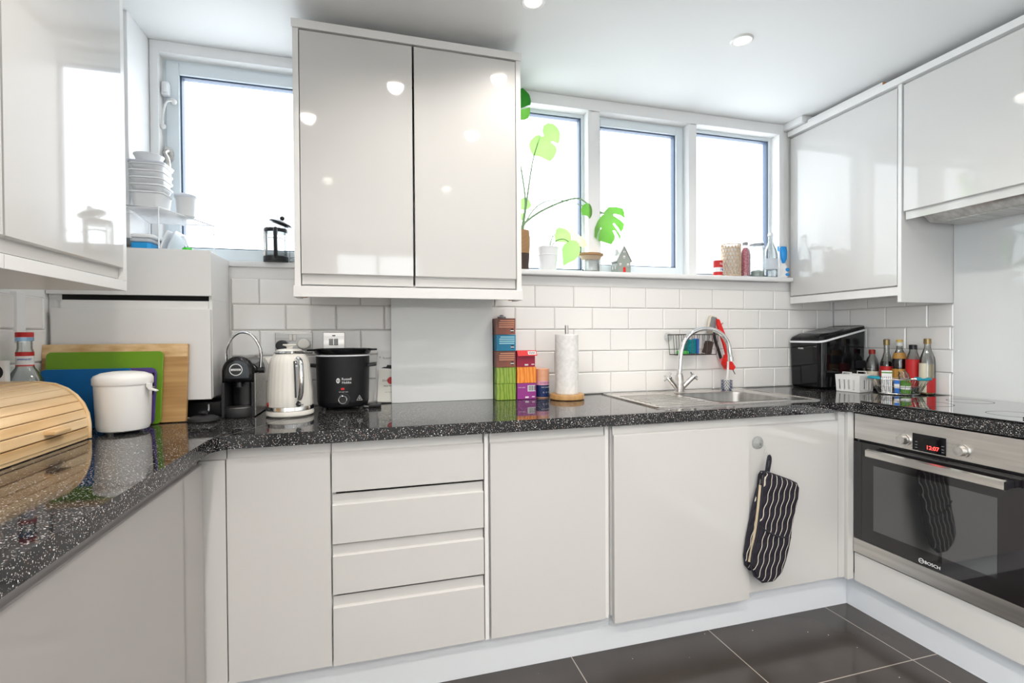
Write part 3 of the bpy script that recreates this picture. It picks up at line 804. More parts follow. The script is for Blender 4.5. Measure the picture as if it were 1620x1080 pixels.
lg.tube([(OX - .0066, -.883 + .0085 * math.cos(a), .345 + .0085 * math.sin(a)) for a in [i * PI / 12 for i in range(24)]], .0009, 5, closed=True)
lg.box(OX - .0068, OX - .0062, -.8865, -.8795, .3445, .3455).box(OX - .0068, OX - .0062, -.8870, -.8862, .3405, .3495).box(OX - .0068, OX - .0062, -.8798, -.8790, .3405, .3495)
lg.build('logo', M['text_white'], d)

# ice machine
t = thing('ice_machine', 'black countertop ice machine with a chrome band in the right corner', 'ice machine', (2.26, -.12, .91))
I0, I1, J0, J1 = 2.118, 2.425, -.232, -.013
body = [(I0 + .012, .918), (I0, .93), (I0 - .004, 1.155), (I1, 1.205), (I1, .918)]
def roundbox(mb, x0, x1, y0, y1, zb, zf, zr, r=.03):
    L = rrect(x0, x1, y0, y1, r)
    z = lambda x: zf + (zr - zf) * (x - x0) / (x1 - x0)
    return L, z
L, zz = roundbox(None, I0, I1, J0, J1, 0, 1.156, 1.222)
m_ = MB(); loft(m_, [[(x, y, .9135) for x, y in rrect(I0 + .014, I1 - .014, J0 + .014, J1 - .014, .025)], [(x, y, .925) for x, y in rrect(I0 + .006, I1 - .004, J0 + .004, J1 - .004, .03)], [(x, y, zz(x)) for x, y in L]], True, True)
m_.build('body', M['blackgloss'], t)
m_ = MB(); loft(m_, [[(x, y, zz(x) + .0004) for x, y in rrect(I0 - .003, I1, J0 - .003, J1 + .003, .032)], [(x, y, zz(x) + .010) for x, y in rrect(I0 - .003, I1, J0 - .003, J1 + .003, .032)]], True, True)
m_.build('trim_band', M['whitewash'], t)
m_ = MB(); loft(m_, [[(x, y, zz(x) + .0105) for x, y in rrect(I0 - .001, I1, J0 - .001, J1 + .001, .03)], [(x, y, zz(x) + .026) for x, y in rrect(I0 + .006, I1, J0 + .004, J1 - .004, .03)], [(x, y, 1.196 + (x - I0) * .16) for x, y in rrect(I0 + .04, I1 - .01, J0 + .02, J1 - .02, .03)]], True, True)
lo = m_.build('lid', M['blackgloss'], t)
m_ = MB(); loft(m_, [[(x, y, 1.1965 + (x - I0) * .16) for x, y in rrect(I0 + .055, I0 + .20, J0 + .04, J1 - .04, .01)], [(x, y, 1.1985 + (x - I0) * .16) for x, y in rrect(I0 + .055, I0 + .20, J0 + .04, J1 - .04, .01)]], True, True)
m_.build('lid_window', M['text_grey'], lo)
text('NOBEL', .0115, (I0 - .0045, -.105, 1.125), LEFTF, M['text_white'], t, 'logo')
MB().box(2.34, 2.41, J0 - .0012, J0 - .0002, 1.02, 1.06).build('vent_panel', M['black'], t)

# coffee machine
t = thing('coffee_machine', 'black pod coffee machine with a chrome arch handle', 'coffee machine', (-.59, -.17, .91))
CX = -.5925; hw = .054
arch = [(-.645 + .0, 1.035)] + [(CX - hw * math.cos(a), 1.078 + .056 * math.sin(a)) for a in [PI * i / 16 for i in range(17)]] + [(CX + hw, 1.035)]
arch = [(CX - hw, 1.038)] + arch[1:-1] + [(CX + hw, 1.038)]
MB().prism(arch, 'y', -.262, -.06, .016, 5).build('brew_head', M['blackgloss'], t)
b = MB().prism([(CX - hw, .912), (CX - hw, 1.0375), (CX - hw + .010, 1.0375), (CX - hw + .010, .912)], 'y', -.255, -.14)
b.prism([(CX + hw - .010, .912), (CX + hw - .010, 1.0375), (CX + hw, 1.0375), (CX + hw, .912)], 'y', -.255, -.14).box(CX - hw, CX + hw, -.14, -.06, .912, 1.0375)
b.build('housing', M['blackmatt'], t)
MB().box(CX + hw + .0003, CX + hw + .002, -.25, -.065, .914, 1.07, .0005).build('side_panel', M['steel'], t)
MB().lathe([(0, 0), (.038, 0), (.040, .003), (.040, .118), (0, .118)], (CX, -.165, .918), 32, sx=1, sy=.5).build('recess_panel', M['black'], t)
MB().lathe([(0, 0), (.050, 0), (.052, .003), (.052, .030), (.049, .034), (0, .034)], (CX, -.232, .9115), 40, sx=1, sy=.92).build('drip_tray', M['blackmatt'], t)
MB().lathe([(0, 0), (.044, 0), (.044, .0016), (0, .0016)], (CX, -.232, .9456), 32, sx=1, sy=.9).build('drip_grille', M['steel'], t)
MB().cyl((CX, -.235, 1.0375), (CX, -.235, 1.020), .012).build('spout', M['black'], t)
MB().tube([(CX - .052, -.185, 1.085), (CX - .056, -.187, 1.13), (CX - .052, -.19, 1.165), (CX - .030, -.192, 1.205), (CX, -.193, 1.222), (CX + .034, -.192, 1.210), (CX + .058, -.19, 1.17), (CX + .064, -.187, 1.13), (CX + .060, -.185, 1.080)], .0055, 10, sm=6).build('lever_handle', M['chrome'], t)
MB().cyl((CX + .052, -.185, 1.078), (CX + .075, -.185, 1.078), .012).build('pivot', M['black'], t)
lg = MB().cyl((CX - .004, -.2622, 1.085), (CX - .004, -.2635, 1.085), .0215, seg=32).build('badge', M['text_white'], t)
MB().cyl((CX - .004, -.2634, 1.085), (CX - .004, -.2642, 1.085), .0190, seg=32).build('badge_face', M['black'], lg)
MB().box(CX - .020, CX + .012, -.2650, -.2640, 1.0815, 1.0885).build('badge_band', M['text_white'], lg)
text('Lavazza', .0085, (CX - .004, -.2652, 1.085), FRONT, M['text_black'], lg, 'lettering')

# kettle
t = thing('kettle', 'cream ribbed kettle with a chrome handle', 'kettle', (-.419, -.245, .91))
K = (-.419, -.245, .91)
MB().lathe([(0, .001), (.077, .001), (.083, .006), (.084, .014), (.081, .022), (0, .022)], K, 48).build('base', M['cream'], t)
MB().lathe([(.080, .0225), (.0825, .024), (.0815, .037), (.079, .038), (0, .038)], K, 48).build('chrome_band', M['chrome'], t)
MB().lathe([(.079, .0385), (.080, .045), (.0785, .09), (.0745, .15), (.0695, .195), (.064, .215), (.054, .228), (.05, .231), (0, .231)], K, 120, flute=.006, nf=30).build('body', M['cream'], t)
MB().lathe([(.0535, .2315), (.055, .234), (.051, .240), (0, .240)], K, 48).build('rim', M['chrome'], t)
ld = MB().lathe([(0, .2405), (.048, .2405), (.040, .247), (.015, .250), (0, .250)], K, 40).build('lid', M['cream'], t)
MB().lathe([(0, .250), (.008, .250), (.009, .257), (.019, .262), (.018, .266), (0, .267)], K, 24, sx=1.3, sy=.7).build('lid_knob', M['cream'], ld)
th = math.radians(-62); ux, uy = math.cos(th), math.sin(th)
hp = lambda r, z: (K[0] + ux * r, K[1] + uy * r, K[2] + z)
MB().tube([hp(.064, .205), hp(.085, .212), hp(.104, .200), hp(.112, .165), hp(.112, .125), hp(.105, .09), hp(.092, .07), hp(.078, .064)], .0095, 12, sm=6).build('handle', M['chrome'], t)
MB().tube([hp(.067, .203), hp(.072, .185), hp(.0765, .12), hp(.079, .072)], .0115, 8, sm=4).build('water_gauge', M['ovenwindow'], t)
MB().cyl(hp(.078, .048), hp(.088, .048), .0085, seg=16).build('switch', M['black'], t)
MB().tube([hp(.086, .048), (K[0] + .055, K[1] - .078, .957)], .003, 6).build('switch_lever', M['chrome'], t)
a2 = math.radians(-150); MB().ball((K[0] + .0775 * math.cos(a2), K[1] + .0775 * math.sin(a2), .957), .012, (.5, 1.0, .75)).build('temperature_dial', M['redcap'], t)
MB().prism([(K[0] - .068, 1.085), (K[0] - .088, 1.125), (K[0] - .060, 1.132), (K[0] - .055, 1.09)], 'y', K[1] + .005, K[1] + .035, .006).build('spout', M['cream'], t)
MB().tube([(K[0] - .05, -.17, .915), (K[0] - .06, -.09, .914), (K[0] - .05, -.035, .93), (K[0] - .045, -.03, 1.10), (-.40, -.035, 1.155)], .003, 6, sm=6).build('power_cord', M['black'], t)

# slow cooker
t = thing('slow_cooker', 'black slow cooker with a dial and a warning triangle', 'slow cooker', (-.238, -.115, .91))
S = (-.238, -.112, .911)
for dx, dy in ((-.07, -.05), (.07, -.05), (-.07, .05), (.07, .05)): MB().lathe([(0, 0), (.010, 0), (.010, .010), (0, .010)], (S[0] + dx, S[1] + dy, S[2] - .0005), 12).build('foot', M['black'], t)
MB().lathe([(0, .009), (.088, .009), (.096, .014), (.1005, .030), (.1045, .195), (.1045, .212), (0, .212)], S, 64, sy=.84).build('body', M['cooker'], t)
MB().lathe([(.1035, .2125), (.107, .214), (.107, .2175), (.1035, .219), (0, .219)], S, 64, sy=.84).build('rim_band', M['whitewash'], t)
pot = MB().lathe([(.100, .2195), (.108, .224), (.114, .238), (.115, .243), (.110, .243), (.106, .236), (0, .232)], S, 64, sy=.84)
pot.prism([(S[0] - .135, S[1] - .03), (S[0] - .105, S[1] - .045), (S[0] - .105, S[1] + .045), (S[0] - .135, S[1] + .03)], 'z', S[2] + .235, S[2] + .2425, .002).prism([(S[0] + .105, S[1] - .045), (S[0] + .135, S[1] - .03), (S[0] + .135, S[1] + .03), (S[0] + .105, S[1] + .045)], 'z', S[2] + .235, S[2] + .2425, .002)
pot.build('inner_pot', M['blackgloss'], t)
for sgn in (-1, 1):
    MB().tube([(S[0] + sgn * .098, S[1] - .035, 1.085), (S[0] + sgn * .128, S[1] - .033, 1.088), (S[0] + sgn * .130, S[1] + .033, 1.088), (S[0] + sgn * .098, S[1] + .035, 1.085)], .006, 8).build('side_handle', M['black'], t)
yk = S[1] - .1005 * .84 - .002
kx = S[0] + .004
MB().cyl((kx + .004, yk + .006, .955), (kx + .004, yk - .005, .955), .022, seg=32).build('dial_collar', M['black'], t)
kn = MB().cyl((kx, yk - .0052, .955), (kx, yk - .018, .955), .0155, .0145, seg=32).build('control_knob', M['blackmatt'], t)
MB().tube([(kx + .0150 * math.cos(a), yk - .018, .955 + .0150 * math.sin(a)) for a in [i * PI / 14 for i in range(28)]], .0014, 6, closed=True).build('knob_ring', M['chrome'], kn)
MB().box(kx - .007, kx + .005, yk - .0020, yk + .004, .992, 1.000, .001).build('pilot_light', M['red'], t)
text('Russell\nHobbs', .0135, (kx + .014, yk - .0012, 1.028), FRONT, M['text_white'], t, 'lettering')
lg = MB().tube([(kx - .018 + .0058 * math.cos(a), yk - .0012, 1.029 + .0088 * math.sin(a)) for a in [i * PI / 10 for i in range(20)]], .0014, 6, closed=True)
lg.box(kx - .0195, kx - .0165, yk - .002, yk - .0004, 1.0215, 1.0365).build('logo', M['text_white'], t)
tri = [(S[0] + .055, .948), (S[0] + .0765, .948), (S[0] + .0658, .967)]
MB().tube([(p[0], yk + .0125, p[1]) for p in tri], .0012, 5, closed=True).tube([(S[0] + .0635, yk + .0125, .952), (S[0] + .0658, yk + .0118, .959)], .0009, 5).tube([(S[0] + .069, yk + .0125, .952), (S[0] + .0672, yk + .0125, .957)], .0009, 5).build('warning_triangle', M['text_white'], t)
text('OFF  LOW  HIGH', .0045, (kx + .002, yk - .0012, .984), FRONT, M['text_white'], t, 'dial_lettering')
MB().tube([(S[0] + .08, S[1] + .02, .917), (S[0] + .125, S[1] - .01, .9165), (S[0] + .145, S[1] - .035, .918), (S[0] + .12, S[1] + .02, .9165), (S[0] + .13, S[1] + .06, .916)], .0035, 6, sm=6).box(S[0] + .10, S[0] + .15, -.155, -.125, .9115, .9265, .002).build('power_cord', M['black'], t)

# sockets
t = thing('double_socket', 'brushed steel double socket behind the kettle', 'socket', (-.44, -.008, 1.18))
MB().box(-.511, -.366, -.0165, -.0088, 1.134, 1.221, .002).build('face_plate', M['plate'], t)
for x in (-.456, -.440):
    MB().box(x - .001, x + .012, -.0170, -.0166, 1.186, 1.214).build('switch_surround', M['text_grey'], t)
    MB().box(x, x + .011, -.0200, -.0171, 1.187, 1.213, .001).build('rocker_switch', M['cream'], t)
t = thing('switch_plate', 'brushed steel twin rocker plate above the slow cooker', 'switch', (-.28, -.008, 1.18))
MB().box(-.324, -.237, -.0165, -.0088, 1.136, 1.222, .002).build('face_plate', M['steel'], t)
for x in (-.299, -.279):
    MB().box(x - .001, x + .015, -.0170, -.0166, 1.166, 1.194).build('switch_surround', M['text_black'], t)
    MB().box(x, x + .014, -.0195, -.0171, 1.167, 1.193, .001).build('rocker_switch', M['midgrey'], t)
for x in (-.313, -.247): MB().cyl((x, -.0166, 1.18), (x, -.0178, 1.18), .0038, seg=12).build('screw', M['steel'], t)
MB().box(-.287, -.274, -.0175, -.0166, 1.205, 1.210).build('neon', M['black'], t)
PL = lambda x, z, r: [(x + r * math.cos(a), z + r * math.sin(a) * (1 if math.sin(a) > 0 else .8)) for a in [i * PI / 10 for i in range(20)]]
tag(MB().prism(PL(-.482, 1.166, .024), 'y', -.045, -.0170, .005).build('plug', M['black']), 'black plug in the double socket, left of the kettle lid', 'plug')
tag(MB().prism(PL(-.398, 1.172, .025), 'y', -.045, -.0170, .006).build('plug', M['cream']), 'cream plug in the double socket, right of the kettle lid', 'plug')

# mixer tap
t = thing('mixer_tap', 'chrome swan neck mixer tap with two cross handles', 'tap', (1.343, -.125, .913))
TX, TY = 1.343, -.125
MB().lathe([(0, 0), (.026, 0), (.027, .004), (.022, .008), (.0205, .05), (.0185, .085), (.015, .09), (.0145, .100), (0, .100)], (TX, TY, .913), 24).build('body', M['steel'], t)
pts = [(TX, TY, 1.0), (TX + .006, TY, 1.09), (TX + .012, TY, 1.125)]
pts += [(TX + .141 - .127 * math.cos(a), TY - .03 * (1 - math.cos(a)) / 2, 1.120 + .112 * math.sin(a)) for a in [PI * i / 12 for i in range(1, 12)]]
pts += [(TX + .271, TY - .03, 1.108), (TX + .275, TY - .03, 1.085)]
MB().tube(pts, .0115, 14, sm=3).build('spout', M['chrome'], t)
MB().cyl((TX + .275, TY - .03, 1.090), (TX + .278, TY - .03, 1.068), .0135, seg=18).build('aerator', M['chrome'], t)
for sgn in (-1, 1):
    a0 = Vector((TX + sgn * .012, TY, .935)); a1 = Vector((TX + sgn * .070, TY - .012, .992))
    hd = MB().tube([a0, a0.lerp(a1, .5), a1], .0115, 12).build('handle_arm', M['steel'], t)
    dv = (a1 - a0).normalized(); a3 = a1 + dv * .006
    p1 = dv.cross(Vector((0, 1, 0))).normalized(); p2 = dv.cross(p1).normalized()
    k = MB().cyl(a1 - dv * .004, a1 + dv * .012, .013, seg=16)
    for q in (p1, p2): k.cyl(a3 - q * .026, a3 + q * .026, .0042, seg=10)
    k.build('cross_handle', M['chrome'], hd)

# ================================================================== LEFT COUNTER
# bread bin: front towards +x
t = thing('bread_bin', 'bamboo roll-top bread bin at the left edge', 'bread bin', (-1.03, -.72, .91))
by0, by1 = -.955, -.536
prof = [(-.906, .9125), (-.906, .955), (-.910, .985), (-.921, 1.015), (-.938, 1.040), (-.960, 1.060), (-.990, 1.075), (-1.025, 1.081), (-1.142, 1.083), (-1.142, .9125)]
MB().prism(prof, 'y', by1 - .011, by1, .002).build('side_panel', M['bambooy'], t)
MB().prism(prof, 'y', by0, by0 + .011, .002).build('side_panel', M['bambooy'], t)
MB().box(-1.140, -.912, by0 + .0115, by1 - .0115, .9125, .921).build('base_board', M['bamboo'], t)
MB().box(-.922, -.909, by0 + .0115, by1 - .0115, .9215, .945, .001).build('front_rail', M['bamboo'], t)
MB().box(-1.141, -1.131, by0 + .0115, by1 - .0115, .922, 1.070).build('back_board', M['bamboo'], t)
MB().box(-1.141, -1.045, by0 + .0115, by1 - .0115, 1.0705, 1.0815, .001).build('top_board', M['bamboo'], t)
cur = [(-.9115, .947), (-.9135, .967), (-.918, .990), (-.929, 1.016), (-.945, 1.037), (-.966, 1.056), (-.994, 1.069), (-1.022, 1.0755), (-1.044, 1.0775)]
sl = MB()
path = [Vector((a, 0, b)) for a, b in cur]
# resample evenly
Lp = [0]
for a, b in zip(path, path[1:]): Lp.append(Lp[-1] + (b - a).length)
def at(s_):
    for i in range(len(path) - 1):
        if s_ <= Lp[i + 1] or i == len(path) - 2: return path[i].lerp(path[i + 1], (s_ - Lp[i]) / (Lp[i + 1] - Lp[i]))
ns = 8
for i in range(ns):
    a = at(Lp[-1] * i / ns + .0009); b = at(Lp[-1] * (i + 1) / ns - .0009); dv = (b - a).normalized(); nrm = Vector((dv.z, 0, -dv.x))
    q = [a - nrm * .006, a + nrm * .0004, a + nrm * .0016 + dv * .002, b + nrm * .0016 - dv * .002, b + nrm * .0004, b - nrm * .006]
    sl.prism([(v.x, v.z) for v in q], 'y', by0 + .0118, by1 - .0118)
so = sl.build('roll_top', M['bambooy'], t, smooth=20)
MB().box(-.914, -.886, -.740, -.675, .958, .968, .002).build('handle', M['bamboo'], so)

t = thing('pod_box', 'white carton with a round black logo, half cut at the left edge', 'box', (-1.14, -.52, .91))
MB().box(-1.165, -1.109, -.534, -.514, .9115, 1.140, .0005).build('carton', M['labelwhite'], t)
MB().cyl((-1.135, -.5343, 1.108), (-1.135, -.5349, 1.108), .022, seg=28).build('logo', M['text_black'], t)
text('CAPSULE', .012, (-1.118, -.5345, 1.05), (PI / 2, -PI / 2, 0), M['text_black'], t, 'lettering')
text('CREMA', .010, (-1.135, -.5345, 1.05), (PI / 2, -PI / 2, 0), M['text_black'], t, 'lettering')

t = thing('spirit_bottle', 'tall clear spirits bottle with a red band behind the bread bin', 'bottle', (-1.108, -.455, .91))
B = (-1.108, -.455, .911)
MB().lathe([(0, .002), (.046, .002), (.050, .008), (.051, .10), (.049, .135), (.042, .165), (.031, .190), (.0215, .205), (.0195, .215), (.0195, .255), (.017, .262), (.017, .285), (.0155, .285), (.0155, .26), (.018, .25), (.018, .216), (.020, .206), (.029, .190), (.040, .165), (.047, .135), (.049, .10), (.048, .010), (0, .010)], B, 40).build('glass_body', M['glassware'], t)
MB().lathe([(0, .011), (.0475, .011), (.0485, .10), (.0465, .135), (.043, .152), (0, .152)], B, 32).build('contents', M['blueglass'], t)
MB().lathe([(.0203, .210), (.0203, .252), (.0200, .252), (.0200, .210), (.0203, .210)], B, 32).build('neck_label', M['labelwhite'], t)
MB().lathe([(.0207, .240), (.0207, .252), (.0205, .252), (.0205, .240), (.0207, .240)], B, 32).build('red_band', M['labelred'], t)
MB().lathe([(.0207, .210), (.0207, .214), (.0205, .214), (.0205, .210), (.0207, .210)], B, 32).build('red_band', M['labelred'], t)
MB().lathe([(.0175, .284), (.0205, .284), (.0205, .295), (.0175, .295)], B, 32).build('collar', M['blueglass'], t)
MB().lathe([(0, .2955), (.0205, .2955), (.0205, .308), (.019, .310), (0, .310)], B, 32).build('cap', M['labelred'], t)
text('SMIRNOFF', .0075, (B[0], B[1], B[2] + .230), (0, 0, .45), M['labelblue'], t, 'lettering', bend=.0212)

# chopping boards leaning on the corner cupboard
def board(name, label, pts, yb, yt, th, m, hole=None, z0=.911):
    """outline (x, z-height) leaning back from yb at the foot to yt at its top"""
    h = max(p[1] for p in pts)
    X = Matrix.Translation((0, yb, z0)) @ Matrix.Rotation(-math.atan2(yt - yb, h), 4, 'X')
    mb = MB(); mb.prism(pts, 'y', -th, 0, min(.0015, th * .3), X=X)
    return mb, X


def rpoly(x0, x1, z0, z1, r, n=5): return rrect(x0, x1, z0, z1, r, n)


t = thing('bamboo_board', 'large bamboo chopping board leaning behind the coloured ones', 'chopping board', (-.94, -.30, .911))
mb, X = board('', '', rpoly(-1.160, -.742, .0, .271, .004), -.294, -.262, .017, None); mb.build('panel', M['bamboox'], t)
MB().prism(rpoly(-1.160, -.742, .226, .2705, .003), 'y', -.0178, -.0172, X=X).build('end_strip', M['bamboo'], t)
mb, X = board('', '', rpoly(-1.140, -.809, .0, .247, .014), -.325, -.293, .006, None)
tag(mb.build('chopping_board', M['green']), 'green plastic chopping board leaning on the bamboo board', 'chopping board')
t = thing('chopping_board', 'purple plastic chopping board with a hand slot behind the white caddy', 'chopping board', (-.95, -.34, .911))
mb, X = board('', '', rpoly(-1.12, -.823, .0, .192, .020), -.339, -.310, .006, None); mb.build('panel', M['purple'], t)
MB().prism(rpoly(-.837, -.829, .10, .175, .003), 'y', -.0066, -.0062, X=X).build('hand_slot', M['darkgap'], t)
mb, X = board('', '', rpoly(-1.14, -.893, .0, .193, .012), -.353, -.320, .006, None)
tag(mb.build('chopping_board', M['blue']), 'blue plastic chopping board in front of the purple one', 'chopping board')

t = thing('food_caddy', 'white enamel-look lidded caddy beside the bread bin', 'canister', (-.864, -.449, .911))
Q = (-.864, -.449, .911)
for a in (-1.9, .1, 2.3): MB().lathe([(0, 0), (.009, 0), (.009, .006), (0, .006)], (Q[0] + .05 * math.cos(a), Q[1] + .05 * math.sin(a), Q[2]), 12).build('foot', M['clearplastic'], t)
MB().lathe([(0, .0055), (.052, .0055), (.064, .010), (.0685, .022), (.0725, .142), (.0725, .148), (0, .148)], Q, 48).build('bucket', M['white'], t)
MB().lathe([(.0725, .1485), (.0725, .151), (.070, .151), (0, .151)], Q, 48).build('seal', M['black'], t)
MB().lathe([(.075, .148), (.0765, .1515), (.0765, .168), (.072, .176), (.055, .184), (.03, .188), (0, .189)], Q, 48).build('lid', M['white'], t)
MB().prism([(Q[0] + .072, Q[2] + .150), (Q[0] + .082, Q[2] + .150), (Q[0] + .082, Q[2] + .135), (Q[0] + .098, Q[2] + .128), (Q[0] + .098, Q[2] + .125), (Q[0] + .078, Q[2] + .131), (Q[0] + .072, Q[2] + .140)], 'y', Q[1] - .03, Q[1] - .01, .001).build('latch', M['white'], t)
MB().tube([(Q[0] + .070, Q[1] - .02, 1.052), (Q[0] + .076, Q[1] + .02, 1.045), (Q[0] + .02, Q[1] + .0745, 1.035), (Q[0] - .05, Q[1] + .058, 1.035), (Q[0] - .0755, Q[1], 1.050)], .002, 6, sm=5).build('bail_handle', M['steel'], t)

t = thing('pot_cover', 'small round black pot cover with a knob before the coffee machine', 'lid', (-.688, -.318, .911))
MB().lathe([(0, 0), (.046, 0), (.0485, .004), (.047, .012), (.035, .018), (.012, .020), (0, .020)], (-.688, -.306, .911), 40).build('disc', M['blackmatt'], t)
MB().lathe([(.008, .0205), (.009, .026), (.0155, .029), (.015, .035), (0, .036)], (-.688, -.306, .911), 24).build('knob', M['black'], t)
t = thing('extension_socket', 'black extension block in the shadow under the corner cupboard', 'extension lead', (-.74, -.16, .911))
MB().box(-.95, -.665, -.19, -.05, .9115, .965, .004).build('block', M['black'], t)
MB().tube([(-.705, -.195, .955), (-.70, -.225, .93), (-.73, -.245, .916), (-.77, -.24, .915)], .0025, 6, sm=5).build('white_cord', M['white'], t)

# containers on the corner cupboard
t = thing('wire_shelf', 'white wire shelf rack on top of the corner cupboard', 'rack', (-.85, -.15, 1.517))
fr = MB(); zt_ = 1.664
ed = [(-.943, -.236), (-.842, -.236), (-.722, -.045), (-.943, -.045)]
zs_ = lambda y: zt_ - (y + .236) * .10
fr.tube([(x, y, zs_(y)) for x, y in ed], .0022, 6, closed=True)
fr.build('frame', M['whitewash'], t)
wr = MB()
for k in range(1, 22):
    y = -.236 + .191 * k / 22; wr.tube([(-.943, y, zs_(y)), (-.842 + .12 * k / 22, y, zs_(y))], .0013, 5)
wr.build('wire_grid', M['whitewash'], t)
for x, y in ed: MB().tube([(x, y, zs_(y)), (x, y, 1.5185)], .0022, 6).build('leg', M['whitewash'], t)
MB().tube([(-.943, -.236, 1.640), (-.842, -.236, 1.625), (-.722, -.045, 1.61)], .0014, 5).build('brace', M['whitewash'], t)


def tub(name, label, cx, cy, z, hx, hy, h, r=.02, m='frost', lid=True, group=None):
    t = thing(name, label, 'food container', (cx, cy, z), group=group)
    mb = MB()
    R = lambda e, zz: [(x, y, z + zz) for x, y in rrect(cx - hx + e, cx + hx - e, cy - hy + e, cy + hy - e, r)]
    loft(mb, [R(.012, 0), R(.008, .003), R(.003, h - .006), R(-.001, h - .005), R(-.001, h)], True, False)
    loft(mb, [R(.001, h), R(.005, h - .007), R(.010, .005)], False, True)
    mb.build('tub', M[m], t)
    if lid:
        mb = MB(); loft(mb, [R(-.003, h + .0005), R(-.004, h + .006), R(.001, h + .008)], True, True); mb.build('lid', M['lid'], t)


zz_ = 1.6665
hs = [.055, .026, .024, .024, .024]
for i, h in enumerate(hs):
    tub('food_container', ['lowest and deepest white tub of the stack on the wire shelf', 'second white tub up in the stack on the wire shelf', 'third white tub up in the stack on the wire shelf', 'fourth white tub up in the stack on the wire shelf', 'white lidded tub fifth up, just below the top bowl'][i],
        -.886, -.172, zz_, .054, .054, h, m='frost', lid=(i == 4), group='white tubs stacked on the wire shelf')
    zz_ += h + (.0085 if i == 4 else .0006)
t = thing('food_container', 'round white bowl topping the tub stack by the window', 'food container', (-.893, -.172, zz_))
MB().lathe([(0, 0), (.030, 0), (.036, .003), (.044, .026), (.0465, .028), (.0465, .031), (.0425, .031), (.035, .006), (0, .006)], (-.893, -.172, zz_), 32).build('bowl', M['frost'], t)
t = thing('food_container', 'clear round bowl with a lid right of the tub stack', 'food container', (-.795, -.125, 1.655))
MB().lathe([(0, 0), (.026, 0), (.030, .003), (.034, .066), (.037, .072), (.034, .072), (.030, .006), (0, .006)], (-.792, -.125, 1.656), 32).build('bowl', M['frost'], t)
MB().lathe([(0, .0725), (.038, .0725), (.038, .080), (.032, .084), (0, .084)], (-.792, -.125, 1.656), 32).build('lid', M['lid'], t)
# below the shelf
def flat_lid(label, cx, cy, z, hx, hy, mt, cat='lid', name='container_lid', h=.012):
    mb = MB(); R = lambda e, a: [(x, y, z + a) for x, y in rrect(cx - hx + e, cx + hx - e, cy - hy + e, cy + hy - e, .012)]
    loft(mb, [R(.004, 0), R(0, .003), R(0, h - .003), R(.004, h)], True, True)
    return tag(mb.build(name, M[mt]), label, cat)
flat_lid('bright blue lid lying under the wire shelf', -.905, -.140, 1.5175, .032, .08, 'lidblue', h=.024)
flat_lid('white lid lying on the bright blue lid', -.905, -.140, 1.542, .034, .082, 'lid', h=.014)
flat_lid('pale lid topping the pile under the wire shelf', -.900, -.140, 1.5565, .036, .084, 'whitewash', h=.014)
for k, (x, lab) in enumerate(((-.862, 'white lid standing tilted under the wire shelf, left one'), (-.838, 'white lid standing tilted under the wire shelf, right one'))):
    mb = MB(); X = Matrix.Translation((x, -.12, 1.5185)) @ Matrix.Rotation(.32, 4, 'Y')
    mb.prism([(a, b) for a, b in rpoly(-.06, .06, 0, .082, .014)], 'x', -.003, .003, .001, X=X)
    tag(mb.build('container_lid', M['lid' if k else 'whitewash']), lab, 'lid')
t = thing('scrubbing_brush', 'green topped scrubbing brush under the wire shelf', 'brush', (-.785, -.12, 1.5175))
MB().lathe([(0, 0), (.019, 0), (.020, .006), (.016, .02), (0, .024)], (-.785, -.14, 1.5175), 20).build('head', M['limegreen'], t)
MB().tube([(-.785, -.14, 1.541), (-.792, -.139, 1.560), (-.802, -.136, 1.582)], .006, 8).build('handle', M['lid'], t)

# cafetiere and small wire stand on the left sill
t = thing('coffee_press', 'glass coffee press with a black frame on the left sill', 'coffee press', (-.505, .0, 1.515))
c = (-.507, .003, 1.5155)
MB().lathe([(0, 0), (.047, 0), (.048, .003), (.048, .022), (.044, .024), (0, .024)], c, 36).build('base', M['black'], t)
MB().lathe([(.043, .0245), (.044, .14), (.046, .143), (.0445, .143), (.0425, .139), (.0415, .026), (0, .026)], c, 36).build('beaker', M['glassware'], t)
MB().lathe([(.0455, .122), (.047, .124), (.047, .136), (.0455, .138)], c, 36).build('collar', M['black'], t)
MB().tube([(c[0] + .008, c[1] - .046, c[2] + .130), (c[0] + .010, c[1] - .062, c[2] + .128), (c[0] + .010, c[1] - .066, c[2] + .09), (c[0] + .010, c[1] - .060, c[2] + .03), (c[0] + .008, c[1] - .046, c[2] + .018)], .008, 8, sm=5).build('handle', M['black'], t)
for a in (2.6, 3.7): MB().box(c[0] + .0455 * math.cos(a) - .003, c[0] + .0455 * math.cos(a) + .003, c[1] + .0455 * math.sin(a) - .003, c[1] + .0455 * math.sin(a) + .003, c[2] + .022, c[2] + .125).build('frame_strut', M['steel'], t)
X = Matrix.Translation((c[0] + .018, c[1], c[2] + .160)) @ Matrix.Rotation(.30, 4, 'Y')
lid = MB().lathe([(0, -.006), (.038, -.006), (.046, -.002), (.046, .004), (.030, .014), (0, .018)], (0, 0, 0), 32, X=X)
lo = lid.build('lid', M['black'], t)
MB().ball(X @ Vector((0, 0, .026)), .010).build('plunger_knob', M['black'], lo)
MB().lathe([(0, .095), (.034, .095), (.034, .10), (0, .10)], c, 24).tube([(c[0], c[1], c[2] + .1), (c[0] + .016, c[1], c[2] + .15)], .002, 6).build('plunger', M['chrome'], t)
t = thing('wire_pod_stand', 'thin wire stand beside the coffee press, half behind the wall cabinet', 'stand', (-.43, .0, 1.515))
fr = MB()
for z in (.004, .018, .055, .095): fr.tube([(-.427 + .026 * math.cos(a), .0 + .026 * math.sin(a), 1.5155 + z) for a in [i * PI / 10 for i in range(20)]], .0012, 5, closed=True)
